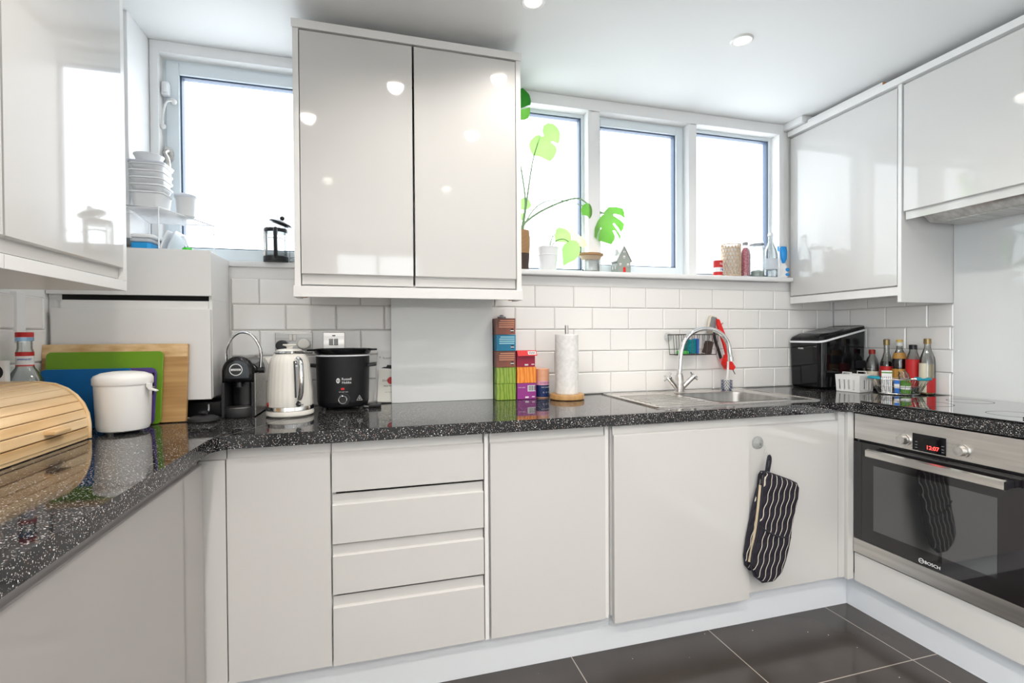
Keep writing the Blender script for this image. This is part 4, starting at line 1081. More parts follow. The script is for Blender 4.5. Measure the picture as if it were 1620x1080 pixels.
for a in (PI, 0, 1.5): fr.tube([(-.427 + .026 * math.cos(a), .026 * math.sin(a), 1.516), (-.427 + .026 * math.cos(a), .026 * math.sin(a), 1.61)], .0012, 5)
fr.build('wire_frame', M['wire'], t)

# ================================================================== BOOKLETS, BOXES, ROLL
X = Matrix.Translation((-.070, -.016, .9118)) @ Matrix.Rotation(math.radians(5), 4, 'Y')
t = thing('booklet', 'taller white leaflet leaning behind the grey glass panel', 'booklet', (-.07, -.016, .911))
MB().box(-.048, .06, -.0025, 0, .006, .226, X=X).build('cover', M['labelwhite'], t)
text('R', .012, X @ Vector((-.037, -.0030, .197)), FRONT, M['text_grey'], t, 'logo')
text('Russell', .0125, X @ Vector((-.008, -.0030, .196)), FRONT, M['text_grey'], t)
MB().prism([(-.030, .150), (-.018, .156), (-.008, .157), (-.004, .166), (.02, .166), (.03, .150)], 'y', -.0032, -.0027, X=X).build('picture', M['text_black'], t)
X = Matrix.Translation((-.052, -.028, .9118)) @ Matrix.Rotation(math.radians(3), 4, 'Y')
t = thing('booklet', 'shorter cream leaflet in front with a red round mark', 'booklet', (-.05, -.028, .911))
MB().box(-.052, .05, -.0025, 0, .003, .143, X=X).build('cover', M['labelcream2'], t)
MB().lathe([(0, 0), (.016, 0), (.016, .0003), (0, .0003)], (0, 0, 0), 24, X=X @ Matrix.Translation((.002, -.0026, .098)) @ Matrix.Rotation(PI / 2, 4, 'X')).build('red_mark', M['labelred'], t)
text('DUO', .012, X @ Vector((-.021, -.0036, .097)), FRONT, M['text_black'], t)
text('MILK FROTHER', .0088, X @ Vector((.002, -.0030, .074)), FRONT, M['text_black'], t)
text('user manual', .006, X @ Vector((-.006, -.0030, .047)), FRONT, M['text_grey'], t)


def pod_carton(label, x0, x1, z, mat, kind, y0=-.098, y1=-.012, h=.0735):
    t = thing('pod_carton', label, 'box', ((x0 + x1) / 2, (y0 + y1) / 2, z), group='coffee pod cartons stacked by the glass panel')
    MB().box(x0, x1, y0, y1, z + .0004, z + h, .0008).build('carton', M[mat], t)
    f = y0 - .0004
    if kind in ('copper', 'paleblue'):
        for i, (a, b) in enumerate(((.20, .94), (.14, .94), (.14, .94), (.14, .92))):
            zz = z + h * (.86 - i * .13)
            MB().box(x0 + (x1 - x0) * a, x0 + (x1 - x0) * b, f, y0 - .0001, zz - .0030, zz + .0024).build('printed_band', M[kind], t)
        MB().cyl((x1 - .016, y0 - .0001, z + .018), (x1 - .016, f, z + .018), .0085, seg=20).build('round_logo', M['text_black'], t)
        MB().box(x1 - .024, x1 - .008, f - .0003, f, z + .0150, z + .0195).build('logo_band', M['text_white'], t)
    if kind == 'barcode':
        MB().box(x0 + .050, x1 - .004, f, y0 - .0001, z + .036, z + .064).build('barcode_label', M['text_white'], t)
        for i in range(9): MB().box(x0 + .054 + i * .0038, x0 + .0555 + i * .0038 + (.0008 if i % 3 else 0), f - .0003, f, z + .039, z + .062).build('barcode_bar', M['text_black'], t)
        text('Dolce crema', .0065, (x0 + .021, f, z + .055), FRONT, M['text_white'], t)
    if kind in ('barcode', 'small'):
        MB().box(x0 + .038, x0 + .055, f, y0 - .0001, z + .006, z + .013).build('printed_mark', M['text_white'], t)
        MB().box(x0 + .070, x0 + .084, f, y0 - .0001, z + .009, z + .013).build('printed_mark', M['text_white'], t)
    return t


zs = [.911 + .0743 * k for k in range(5)]
pod_carton('lime green streaked carton at the foot of the taller stack', .4165, .506, zs[0], 'limebox', '')
pod_carton('lime green streaked carton second from the foot of the taller stack', .4165, .506, zs[1], 'limebox', '')
pod_carton('brown and copper carton directly under the blue one', .4155, .5055, zs[2], 'brownbox', 'copper')
pod_carton('petrol blue carton between two brown ones', .4165, .5065, zs[3], 'bluebox', 'paleblue')
pod_carton('brown and copper carton on top of the taller stack', .4155, .5055, zs[4], 'brownbox', 'copper')
pod_carton('magenta purple carton with a barcode at the foot of the shorter stack', .5115, .602, zs[0], 'purplebox', 'barcode', y0=-.100)
pod_carton('orange streaked carton in the middle of the shorter stack', .5115, .603, zs[1], 'orangebox', '', y0=-.100)
t = pod_carton('open crimson carton with a scarlet flap on the shorter stack', .5105, .5985, zs[2], 'crimson', 'small')
X = Matrix.Translation((.5115, -.0985, zs[2] + .0745)) @ Matrix.Rotation(math.radians(-38), 4, 'X')
f1 = MB().box(.0, .092, -.0008, 0, -.030, .0, X=X).build('flap', M['redflap'], t)
MB().box(.050, .088, -.0014, -.0009, -.024, -.005, X=X).build('barcode_label', M['text_white'], f1)
for i in range(7): MB().box(.054 + i * .0045, .056 + i * .0045, -.0020, -.0015, -.021, -.008, X=X).build('barcode_bar', M['text_black'], f1)
t = thing('bottle_stopper', 'small dark knobbed lid resting on the taller carton stack', 'lid', (.452, -.055, zs[4] + .074))
MB().lathe([(0, 0), (.019, 0), (.020, .005), (.017, .009), (0, .010)], (.452, -.055, zs[4] + .0740), 24).build('disc', M['text_grey'], t)
MB().lathe([(0, .010), (.008, .010), (.009, .016), (0, .017)], (.452, -.055, zs[4] + .0740), 16).build('knob', M['text_grey'], t)

t = thing('drink_tube', 'peach and navy card tube between the cartons and the kitchen roll', 'tube', (.648, -.055, .911))
c = (.648, -.052, .911)
MB().lathe([(0, .0005), (.0325, .0005), (.0325, .105), (0, .105)], c, 40).build('card_tube', M['peach'], t)
MB().lathe([(.0325, .1055), (.034, .1055), (.034, .134), (.032, .136), (0, .136)], c, 40).build('cap', M['peach'], t)
MB().lathe([(.0328, .004), (.0331, .004), (.0331, .060), (.0328, .060)], c, 40).build('navy_label', M['navy'], t)
MB().lathe([(.0328, .0605), (.0331, .0605), (.0331, .080), (.0328, .080)], c, 40).build('pink_label', M['pink'], t)
text('DOSE & Co', .0125, (c[0], c[1], c[2] + .070), (0, 0, .30), M['pinktext'], t, bend=.0334)
text('PURE COLLAGEN', .0062, (c[0], c[1], c[2] + .050), (0, 0, .30), M['text_white'], t, bend=.0334)
text('O   O   O', .0085, (c[0], c[1], c[2] + .026), (0, 0, .30), M['text_white'], t, bend=.0334)

t = thing('kitchen_roll', 'white kitchen roll on a round bamboo stand', 'kitchen roll', (.738, -.138, .911))
c = (.738, -.140, .911)
MB().lathe([(0, .0005), (.076, .0005), (.079, .003), (.079, .021), (.077, .024), (0, .024)], c, 48).build('stand_base', M['wood'], t)
MB().lathe([(.019, .0245), (.052, .0245), (.0535, .03), (.0535, .292), (.052, .297), (.019, .297), (.019, .0245)], c, 48).build('paper_roll', M['tissue'], t)
MB().lathe([(0, .0245), (.0085, .0245), (.0085, .338), (0, .338)], c, 20).build('pole', M['steel'], t)

# ================================================================== OVER THE SINK
t = thing('wire_caddy', 'dark wire caddy with suction cups on the tiles behind the tap', 'basket', (1.47, -.05, 1.10))
fr = MB(); x0, x1, y0, y1, zb, ztp = 1.352, 1.595, -.090, -.020, 1.100, 1.203
fr.tube([(x0 - .004, y0, ztp), (x1 + .004, y0, ztp), (x1 + .004, y1, ztp), (x0 - .004, y1, ztp)], .0030, 6, closed=True).tube([(x0 + .006, y0 + .004, zb), (x1 - .006, y0 + .004, zb), (x1 - .006, y1, zb), (x0 + .006, y1, zb)], .0024, 6, closed=True)
for k in range(9):
    f = k / 8; fr.tube([(x0 - .004 + (x1 - x0 + .008) * f, y0, ztp), (x0 + .006 + (x1 - x0 - .012) * f, y0 + .004, zb), (x0 + .006 + (x1 - x0 - .012) * f, y1, zb), (x0 - .004 + (x1 - x0 + .008) * f, y1, ztp)], .0016, 5)
fr.build('wire_frame', M['wire'], t)
for x in (1.355, 1.585): MB().lathe([(0, 0), (.024, 0), (.022, .004), (.008, .010), (.006, .014), (0, .014)], (0, 0, 0), 24, X=Matrix.Translation((x, -.0092, 1.19)) @ Matrix.Rotation(PI / 2, 4, 'X')).build('suction_cup', M['clearplastic'], t)
tag(MB().box(1.435, 1.475, -.080, -.032, 1.105, 1.178, .006).build('sponge', M['tealsponge']), 'teal sponge standing in the wire caddy', 'sponge')
tag(MB().box(1.477, 1.492, -.080, -.042, 1.105, 1.182, .004).build('soap_packet', M['labelblue']), 'blue packet next to the teal sponge', 'packet')
tag(MB().box(1.535, 1.562, -.082, -.040, 1.106, 1.170, .003, X=Matrix.Translation((1.548, 0, 1.106)) @ Matrix.Rotation(.3, 4, 'Y') @ Matrix.Translation((-1.548, 0, -1.106))).build('scouring_pad', M['wickerdark']), 'dark scouring pad leaning in the wire caddy', 'scourer')
tag(MB().box(1.385, 1.430, -.082, -.035, 1.1035, 1.120, .004).build('cloth', M['limecloth']), 'folded lime green cloth in the wire caddy', 'cloth')

HK = MB().lathe([(0, 0), (.020, 0), (.018, .004), (.006, .009), (0, .009)], (0, 0, 0), 24, X=Matrix.Translation((1.640, -.0092, 1.262)) @ Matrix.Rotation(PI / 2, 4, 'X'))
t = thing('suction_hook', 'clear suction hook on the tiles behind the tap spout', 'hook', (1.64, -.009, 1.262))
HK.build('cup', M['clearplastic'], t); MB().tube([(1.640, -.018, 1.262), (1.640, -.05, 1.250), (1.640, -.075, 1.262)], .003, 6).build('hook', M['chrome'], t)
t = thing('dish_brush', 'red silicone dish brush hanging behind the tap spout', 'brush', (1.66, -.06, 1.1))
MB().prism([(1.616, 1.285), (1.630, 1.282), (1.652, 1.235), (1.672, 1.190), (1.684, 1.130), (1.681, 1.095), (1.672, 1.095), (1.655, 1.150), (1.634, 1.205), (1.617, 1.255)], 'y', -.062, -.048, .003).build('handle', M['red'], t)
MB().prism([(1.668, 1.097), (1.684, 1.094), (1.697, 1.065), (1.722, 1.030), (1.710, 1.014), (1.670, 1.020), (1.650, 1.045)], 'y', -.074, -.042, .005).build('head', M['red'], t)
br = MB()
for i in range(9):
    for y in (-.07, -.058, -.046): br.tube([(1.655 + .003 * i, y, 1.078 - .006 * i), (1.638 + .004 * i, y, 1.068 - .0068 * i)], .0016, 5)
br.build('bristles', M['red'], t)
MB().tube([(1.712, -.058, 1.020), (1.728, -.058, .992)], .003, 6).build('scraper_tip', M['text_grey'], t)
t = thing('pan_scraper', 'grey and cream scraper hanging above the wire caddy', 'scraper', (1.60, -.02, 1.26))
X = Matrix.Translation((1.600, -.022, 1.212)) @ Matrix.Rotation(math.radians(13), 4, 'Y')
MB().prism(rpoly(-.024, .024, 0, .092, .012), 'y', -.010, .004, .003, X=X).build('frame', M['labelcream'], t)
MB().prism(rpoly(-.018, .018, .006, .086, .008), 'y', -.0125, -.0102, .001, X=X).build('blade', M['text_grey'], t)
t = thing('black_brush', 'black handled brush hanging beside the red one', 'brush', (1.62, -.03, 1.15))
MB().tube([(1.617, -.030, 1.24), (1.625, -.030, 1.18), (1.650, -.030, 1.11), (1.662, -.03, 1.075)], .0075, 8, sm=4).build('handle', M['black'], t)
t = thing('bottle_brush', 'white and navy bottle brush hanging upside down over the sink bowl', 'brush', (1.655, -.06, .9))
MB().tube([(1.662, -.085, 1.062), (1.660, -.085, 1.00), (1.655, -.085, .965)], (.005, .007), 8, sm=3).build('handle', M['white'], t)
MB().tube([(1.655, -.085, .965), (1.653, -.085, .895)], (.010, .006), 8).build('core', M['white'], t)
b1 = MB(); b2 = MB()
for i in range(9):
    z = .968 - i * .008; L = .030 if i < 6 else .030 - (i - 5) * .005
    for k in range(10):
        a = 2 * PI * k / 10 + i * .3
        d_ = Vector((math.cos(a), math.sin(a) * .9, 0)); c_ = Vector((1.654, -.085, z))
        b1.tube([c_, c_ + d_ * L * .55 + Vector((0, 0, -.003))], .0017, 4); b2.tube([c_ + d_ * L * .55 + Vector((0, 0, -.003)), c_ + d_ * L + Vector((0, 0, -.006))], .0017, 4)
b1.build('white_bristles', M['white'], t); b2.build('navy_bristles', M['navy'], t)

# oven glove on a suction hook
t = thing('suction_hook', 'clear suction hook holding the oven glove on the corner cabinet door', 'hook', (1.40, -.6, .74))
MB().lathe([(0, 0), (.027, 0), (.025, .004), (.010, .010), (.007, .015), (0, .015)], (0, 0, 0), 28, X=Matrix.Translation((1.383, -.5955, .762)) @ Matrix.Rotation(PI / 2, 4, 'X')).build('cup', M['clearplastic'], t)
MB().tube([(1.385, -.606, .760), (1.398, -.616, .745), (1.402, -.620, .722), (1.404, -.630, .712), (1.406, -.638, .722)], .0032, 8, sm=4).build('hook', M['clearplastic'], t)
MITT = [(1.372, .655), (1.397, .650), (1.441, .634), (1.496, .613), (1.529, .597), (1.539, .578), (1.534, .533), (1.52, .488), (1.504, .429), (1.498, .384), (1.487, .339), (1.473, .295), (1.45, .245), (1.413, .218), (1.363, .219), (1.327, .248), (1.309, .287), (1.318, .345), (1.336, .403), (1.345, .446), (1.354, .505), (1.363, .564), (1.368, .624)]
MBACK = [(1.380, .652), (1.407, .650), (1.410, .576), (1.395, .494), (1.381, .389), (1.362, .316), (1.345, .257), (1.323, .262), (1.304, .284), (1.299, .323), (1.312, .396), (1.33, .47), (1.348, .543), (1.371, .602)]


def pillow(mb, poly, yc, th, n=3):
    """padded cloth: rings shrink towards the middle of both faces"""
    cx = sum(p[0] for p in poly) / len(poly)
    ins = []
    cxz = [(sum(p[0] for p in poly) / len(poly)), (sum(p[1] for p in poly) / len(poly))]

    def ring(f, y): return [(cxz[0] + (x - cxz[0]) * (1 - f * 1.6), y, cxz[1] + (z - cxz[1]) * (1 - f * .55)) for x, z in poly]
    R = [ring(.30, yc - th), ring(.12, yc - th * .95), ring(.03, yc - th * .7), ring(0, yc - th * .15), ring(0, yc + th * .15), ring(.03, yc + th * .7), ring(.14, yc + th)]
    loft(mb, R, True, True)
    return mb


t = thing('oven_glove', 'dark striped quilted double oven glove hanging on the corner cabinet door', 'oven glove', (1.40, -.63, .2))
pillow(MB(), MBACK, -.6165, .0085).build('back_pad', M['stripe'], t)
pillow(MB(), MITT, -.642, .014).build('front_pad', M['stripe'], t)
MB().tube([(x, -.642, z) for x, z in MITT], .0042, 6, closed=True).build('binding', M['hem'], t)
MB().tube([(x, -.6165, z) for x, z in MBACK], .0036, 6, closed=True).build('binding', M['hem'], t)
MB().tube([(1.366, -.629, .60), (1.358, -.629, .53), (1.345, -.629, .44), (1.330, -.629, .37), (1.314, -.629, .30)], .0055, 6, sm=4).build('lining', M['hemcream'], t)
MB().tube([(1.343, -.652, .446), (1.39, -.6605, .415), (1.435, -.6605, .397), (1.494, -.650, .384)], .0032, 6, sm=5).build('pocket_hem', M['hem'], t)
MB().tube([(1.392, -.632, .655), (1.398, -.634, .70), (1.405, -.634, .716), (1.411, -.634, .70), (1.404, -.632, .652)], .0048, 6, sm=5).build('hanging_loop', M['hem'], t)

# ================================================================== RIGHT CORNER
# white slotted basket
t = thing('slotted_basket', 'white plastic slotted basket in front of the ice machine', 'basket', (2.23, -.31, .911))
A, Bq, Cq, Dq = (2.162, -.268), (2.182, -.384), (2.305, -.362), (2.285, -.246)
def lerp2(p, q, f): return (p[0] + (q[0] - p[0]) * f, p[1] + (q[1] - p[1]) * f)
bm_ = MB(); th_ = .0022; cxy = (2.2335, -.315)
def shrink(p, f): return (cxy[0] + (p[0] - cxy[0]) * f, cxy[1] + (p[1] - cxy[1]) * f)
def wall_seg(mb, p, q, z0, z1, fb=.93):
    """thin wall between p and q, tapering in toward the foot"""
    def at_(pt, z, inner): f = fb + (1 - fb) * (z - .912) / .086; f2 = f - (.03 if inner else 0); s_ = shrink(pt, f2); return (s_[0], s_[1], z)
    v = [mb.bm.verts.new(at_(a, z, i)) for i in (0, 1) for a in (p, q) for z in (z0, z1)]
    for q_ in ((0, 1, 3, 2), (4, 6, 7, 5), (0, 4, 5, 1), (2, 3, 7, 6), (0, 2, 6, 4), (1, 5, 7, 3)): mb.bm.faces.new([v[i] for i in q_])
for P_, Q_ in ((A, Bq), (Bq, Cq), (Cq, Dq), (Dq, A)):
    wall_seg(bm_, P_, Q_, .914, .922); wall_seg(bm_, P_, Q_, .972, .996)
    n = 5
    for k in range(n):
        wall_seg(bm_, lerp2(P_, Q_, (k) / n), lerp2(P_, Q_, (k + .62) / n), .9221, .9719)
    wall_seg(bm_, lerp2(P_, Q_, .9), Q_, .9221, .9719)
bm_.prism([shrink(p, .93) for p in (A, Bq, Cq, Dq)], 'z', .9115, .9140)
bm_.build('basket_body', M['white'], t)
for P_, Q_ in ((A, Bq), (Cq, Dq)):
    p, q = lerp2(P_, Q_, .32), lerp2(P_, Q_, .68)
    MB().tube([(p[0], p[1], .995), (p[0], p[1], 1.009), (q[0], q[1], 1.009), (q[0], q[1], .995)], .0024, 6).build('handle', M['white'], t)

# wire basket with teal grips
t = thing('wire_basket', 'small oval wire basket with teal grips holding jars', 'basket', (2.303, -.482, .911))
WX = Matrix.Translation((2.303, -.482, .911)) @ Matrix.Rotation(math.radians(-49), 4, 'Z')
def ov(rx, ry, z, n=28): return [tuple(WX @ Vector((rx * math.cos(2 * PI * i / n), ry * math.sin(2 * PI * i / n), z))) for i in range(n)]
fr = MB().tube(ov(.112, .050, .073), .0022, 6, closed=True).tube(ov(.096, .043, .038), .0013, 5, closed=True).tube(ov(.078, .036, .004), .0018, 6, closed=True)
for i in range(28):
    a = 2 * PI * i / 28
    fr.tube([WX @ Vector((.112 * math.cos(a), .050 * math.sin(a), .073)), WX @ Vector((.078 * math.cos(a), .036 * math.sin(a), .004))], .0010, 4)
for k in range(-4, 5): fr.tube([WX @ Vector((.016 * k, -.034 * math.sqrt(1 - (k / 5) ** 2), .004)), WX @ Vector((.016 * k, .034 * math.sqrt(1 - (k / 5) ** 2), .004))], .0010, 4)
fr.build('wire_frame', M['wiresteel'], t)
for s_, w_ in ((-1, .9), (1, 1.0)):
    MB().tube([WX @ Vector((s_ * .118 * math.cos(a), .054 * math.sin(a), .077)) for a in [(-w_ + 2 * w_ * i / 10) for i in range(11)]], .0052, 8).build('grip', M['teal'], t)
def W(x, y, z=0): v = WX @ Vector((x, y, z)); return (v.x, v.y, v.z)
t = thing('sachet_box', 'white and green slim carton in the wire basket', 'box', W(-.045, 0))
MB().box(-.066, -.026, -.012, .012, .006, .112, .001, X=WX).build('carton', M['labelwhite'], t)
MB().box(-.0665, -.0255, -.0125, .0125, .100, .106, X=WX).build('green_stripe', M['labelgreen'], t)
for k in range(5): MB().box(-.062 + k * .007, -.060 + k * .007, -.0127, -.0122, .012, .085, X=WX).build('printed_line', M['text_grey'], t)
t = thing('spice_jar', 'green labelled jar lying low in the wire basket', 'jar', W(.028, 0))
MB().lathe([(0, .006), (.019, .006), (.020, .01), (.020, .060), (0, .060)], (.026, -.003, 0), 24, X=WX).build('jar_body', M['labelgreen'], t)
MB().lathe([(.0202, .026), (.0206, .026), (.0206, .042), (.0202, .042)], (.026, -.003, 0), 24, X=WX).build('white_band', M['labelwhite'], t)
t = thing('spice_jar', 'small clear jar tipped over on top of the green labelled jar', 'jar', W(.03, 0, .08))
X = WX @ Matrix.Translation((.026, -.003, .0625)) @ Matrix.Rotation(-.28, 4, 'Y')
MB().lathe([(0, .010), (.020, .010), (.0215, .014), (.021, .036), (.016, .042), (.0155, .052), (.0145, .052), (.015, .041), (.0195, .035), (.020, .015), (0, .013)], (0, 0, 0), 24, X=X).build('glass_body', M['glassware'], t)
MB().lathe([(0, .001), (.022, .001), (.022, .0095), (0, .0095)], (0, 0, 0), 24, X=X).build('lid', M['labelgreen'], t)
t = thing('stock_packet', 'blue and white packet between the jar and the slim carton', 'packet', W(-.01, 0))
MB().box(-.018, .003, -.010, .010, .006, .066, .001, X=WX).build('packet', M['labelblue'], t)
MB().box(-.0182, .0032, -.0102, .0102, .030, .050, X=WX).build('white_band', M['labelwhite'], t)


def bottle(label, x, y, prof, capz, capr, capm, fill=None, lab=None, name='sauce_bottle', glass='glassware', extra=None):
    t = thing(name, label, 'bottle', (x, y, .911), group='bottles along the right wall')
    c = (x, y, .911)
    inner = [(max(r - .0016, 0), z) for r, z in prof if r > 0]
    MB().lathe([(0, .001)] + prof + [(prof[-1][0] - .0016, prof[-1][1])] + inner[::-1][1:] + [(0, .004)], c, 32).build('glass_body', M[glass], t)
    MB().lathe([(0, capz[0]), (capr, capz[0]), (capr, capz[1] - .002), (capr - .002, capz[1]), (0, capz[1])], c, 24).build('cap', M[capm], t)
    if fill:
        m, zt2 = fill
        fp = [(0, .005)] + [(r - .0022, max(z, .005)) for r, z in prof if z < zt2]
        # radius at the fill level
        for (r0, z0), (r1, z1) in zip(prof, prof[1:]):
            if z0 <= zt2 <= z1: fp.append((r0 + (r1 - r0) * (zt2 - z0) / (z1 - z0) - .0022, zt2))
        fp.append((0, zt2)); MB().lathe(fp, c, 28).build('contents', M[m], t)
    for (z0, z1, rr_, m) in (lab or []):
        MB().lathe([(rr_, z0), (rr_ + .0005, z0), (rr_ + .0005, z1), (rr_, z1)], c, 32).build('label', M[m], t)
    return t, c


bottle('squat clear bottle with a dark red cap nearest the ice machine', 2.405, -.272, [(.028, .001), (.030, .005), (.0305, .11), (.029, .135), (.022, .160), (.013, .176), (.012, .186)], (.184, .208), .0145, 'redcap', ('glassware', .10), [(.02, .095, .0308, 'labelcream')])
bottle('clear bottle with a brass cap and dark contents, second from the ice machine', 2.415, -.340, [(.026, .001), (.028, .005), (.0285, .115), (.027, .140), (.018, .170), (.012, .195), (.0115, .235)], (.232, .262), .0135, 'brass', ('soy', .150), [(.055, .068, .0288, 'brass'), (.075, .125, .0288, 'labelred')])
bottle('soy sauce bottle with a yellow and white cap', 2.415, -.404, [(.024, .001), (.026, .005), (.0245, .06), (.027, .10), (.0305, .140), (.0285, .165), (.020, .195), (.013, .212), (.0115, .236)], (.230, .248), .0135, 'white', ('soy', .170), [(.172, .192, .0265, 'yellowcap')] and [(.05, .115, .0306, 'amber')])[0]
MB().lathe([(0, .2485), (.0138, .2485), (.0138, .260), (0, .261)], (2.415, -.404, .911), 24).build('cap_top', M['yellowcap'], bpy.data.objects['sauce_bottle.002'])
MB().lathe([(.0296, .166), (.0300, .166), (.0222, .196), (.0218, .196)], (2.415, -.404, .911), 24).build('neck_label', M['amber'], bpy.data.objects['sauce_bottle.002'])
bottle('red labelled bottle with a black cap', 2.418, -.466, [(.026, .001), (.028, .005), (.0285, .150), (.026, .170), (.017, .200), (.0155, .215)], (.213, .236), .0165, 'black', ('glassware', .12), [(.030, .165, .0288, 'labelred')])
t, c = bottle('clear bottle with a brass cap and a cream and red label, nearest the hob', 2.415, -.532, [(.028, .001), (.030, .005), (.0305, .150), (.028, .175), (.018, .205), (.0125, .225), (.0115, .245)], (.240, .266), .0145, 'brass', ('olive', .145), [])
lm = MB()
for k in range(13):
    a0 = -PI * 1.30 + k * PI * .036; a1 = a0 + PI * .036
    q = lambda a, r, z: (c[0] + r * math.cos(a), c[1] + r * math.sin(a), c[2] + z)
    v = [lm.bm.verts.new(q(a, r, z)) for a in (a0, a1) for r in (.0307, .0312) for z in (.012, .150)]
    for f in ((0, 1, 3, 2), (4, 6, 7, 5), (0, 4, 5, 1), (2, 3, 7, 6)): lm.bm.faces.new([v[i] for i in f])
lm.build('cream_label', M['labelcream'], t)
lm = MB()
for k in range(9):
    a0 = -PI * .832 + k * PI * .055; a1 = a0 + PI * .055
    v = [lm.bm.verts.new(q(a, r, z)) for a in (a0, a1) for r in (.0309, .0313) for z in (.012, .080)]
    for f in ((0, 1, 3, 2), (4, 6, 7, 5), (0, 4, 5, 1), (2, 3, 7, 6)): lm.bm.faces.new([v[i] for i in f])
lm.build('red_label', M['labelred'], t)

# ================================================================== WINDOW SILL
SZ = 1.5155
t = thing('monstera', 'tall cheese plant in a two-tone woven pot, mostly behind the cabinet', 'potted plant', (.562, .0, SZ))
P0 = (.562, .0, SZ)
MB().lathe([(0, 0), (.036, 0), (.038, .003), (.042, .075), (.0425, .076)], P0, 32).build('pot_lower', M['wickerdark'], t)
MB().lathe([(.0425, .0765), (.044, .11), (.0445, .150), (.041, .186), (.039, .186), (.042, .150), (.040, .09), (0, .09)], P0, 32).build('pot_upper', M['wicker'], t)
MB().lathe([(0, .165), (.038, .165), (0, .172)], P0, 20).build('soil', M['soil'], t)


def leaf(poly, y, m, parent, name='leaf', bend=.02, tilt=.0, th=.0006):
    """outline in (x, z), curved in depth so it is not flat"""
    cx = sum(p[0] for p in poly) / len(poly); cz = sum(p[1] for p in poly) / len(poly)
    w_ = max(abs(p[0] - cx) for p in poly) + 1e-6; h_ = max(abs(p[1] - cz) for p in poly) + 1e-6
    bm = bmesh.new(); vs = [bm.verts.new((x, 0, z)) for x, z in poly]
    es = [bm.edges.new((vs[i], vs[(i + 1) % len(vs)])) for i in range(len(vs))]
    bmesh.ops.triangle_fill(bm, edges=es, use_beauty=True)
    bmesh.ops.subdivide_edges(bm, edges=bm.edges[:], cuts=2, use_grid_fill=True)
    bmesh.ops.triangulate(bm, faces=bm.faces[:])
    for v in bm.verts:
        u_ = (v.co.x - cx) / w_; k = (v.co.z - cz) / h_
        v.co.y = y + bend * (u_ * u_ * .6 + .35 * k * k) + tilt * (k) - bend * .3
    geo = bmesh.ops.extrude_face_region(bm, geom=bm.faces[:])
    for v in geo['geom']:
        if isinstance(v, bmesh.types.BMVert): v.co.y += th
    mb = MB(); mb.bm.free(); mb.bm = bm
    return mb.build(name, M[m], parent, smooth=60)


LEAFBIG = [(0.997, 1.82), (1.023, 1.845), (1.069, 1.85), (1.111, 1.846), (1.117, 1.828), (1.115, 1.794), (1.09, 1.807), (1.048, 1.811), (1.043, 1.801), (1.079, 1.783), (1.107, 1.765), (1.1, 1.737), (1.081, 1.719), (1.065, 1.742), (1.044, 1.762), (1.036, 1.757), (1.053, 1.734), (1.071, 1.712), (1.081, 1.696), (1.074, 1.679), (1.065, 1.697), (1.048, 1.723), (1.033, 1.724), (1.046, 1.696), (1.043, 1.677), (1.025, 1.653), (0.996, 1.661), (0.97, 1.669), (0.96, 1.673), (0.963, 1.702), (0.976, 1.735), (0.97, 1.737), (0.957, 1.706), (0.951, 1.678), (0.943, 1.691), (0.945, 1.733), (0.961, 1.771), (0.984, 1.801), (0.995, 1.806)]
LEAFTOP = [(0.672, 2.164), (0.684, 2.167), (0.677, 2.192), (0.684, 2.219), (0.706, 2.235), (0.735, 2.236), (0.759, 2.219), (0.772, 2.193), (0.77, 2.165), (0.761, 2.139), (0.744, 2.143), (0.728, 2.147), (0.72, 2.142), (0.731, 2.134), (0.749, 2.122), (0.752, 2.1), (0.739, 2.072), (0.719, 2.05), (0.691, 2.058), (0.662, 2.069), (0.634, 2.071), (0.62, 2.092), (0.611, 2.122), (0.62, 2.145), (0.644, 2.168), (0.663, 2.172)]
LEAFEDGE = [(0.535, 2.345), (0.560, 2.352), (0.572, 2.340), (0.593, 2.325), (0.603, 2.300), (0.599, 2.282), (0.569, 2.265), (0.547, 2.258), (0.533, 2.29)]
LEAFEDGE2 = [(0.542, 2.250), (0.569, 2.255), (0.598, 2.272), (0.597, 2.245), (0.586, 2.215), (0.569, 2.205), (0.551, 2.203), (0.537, 2.225)]
LEAFSMALL = [(0.883, 1.845), (0.905, 1.858), (0.931, 1.853), (0.942, 1.84), (0.936, 1.812), (0.925, 1.774), (0.917, 1.783), (0.905, 1.793), (0.88, 1.799), (0.875, 1.822)]
LEAFLOW = [(0.751, 1.723), (0.781, 1.72), (0.805, 1.698), (0.815, 1.667), (0.795, 1.652), (0.756, 1.652), (0.729, 1.654), (0.725, 1.681), (0.733, 1.708)]
HEART = [(0.778, 1.65), (0.802, 1.66), (0.827, 1.657), (0.843, 1.644), (0.848, 1.617), (0.836, 1.585), (0.812, 1.561), (0.778, 1.546), (0.755, 1.532), (0.752, 1.564), (0.75, 1.613), (0.76, 1.636)]
YELLOW = [(0.799, 1.723), (0.829, 1.72), (0.859, 1.694), (0.894, 1.672), (0.909, 1.645), (0.879, 1.636), (0.849, 1.647), (0.824, 1.669), (0.809, 1.696)]
LEAFL = [(0.545, 1.85), (0.565, 1.855), (0.59, 1.871), (0.613, 1.859), (0.625, 1.833), (0.609, 1.814), (0.585, 1.808), (0.556, 1.811)]
LEAFL2 = [(0.563, 1.786), (0.582, 1.792), (0.591, 1.774), (0.582, 1.756), (0.563, 1.755)]
leaf(LEAFBIG, -.012, 'leaf', t, bend=.03, tilt=.012); leaf(LEAFTOP, .012, 'leafpale', t, bend=.02)
leaf(LEAFEDGE, -.055, 'leafdark', t, bend=.03); leaf(LEAFEDGE2, -.055, 'leaf', t, bend=.02)
leaf(LEAFSMALL, .0, 'leaf', t, bend=.02); leaf(LEAFL, .02, 'leafpale', t); leaf(LEAFL2, .01, 'leafpale', t)
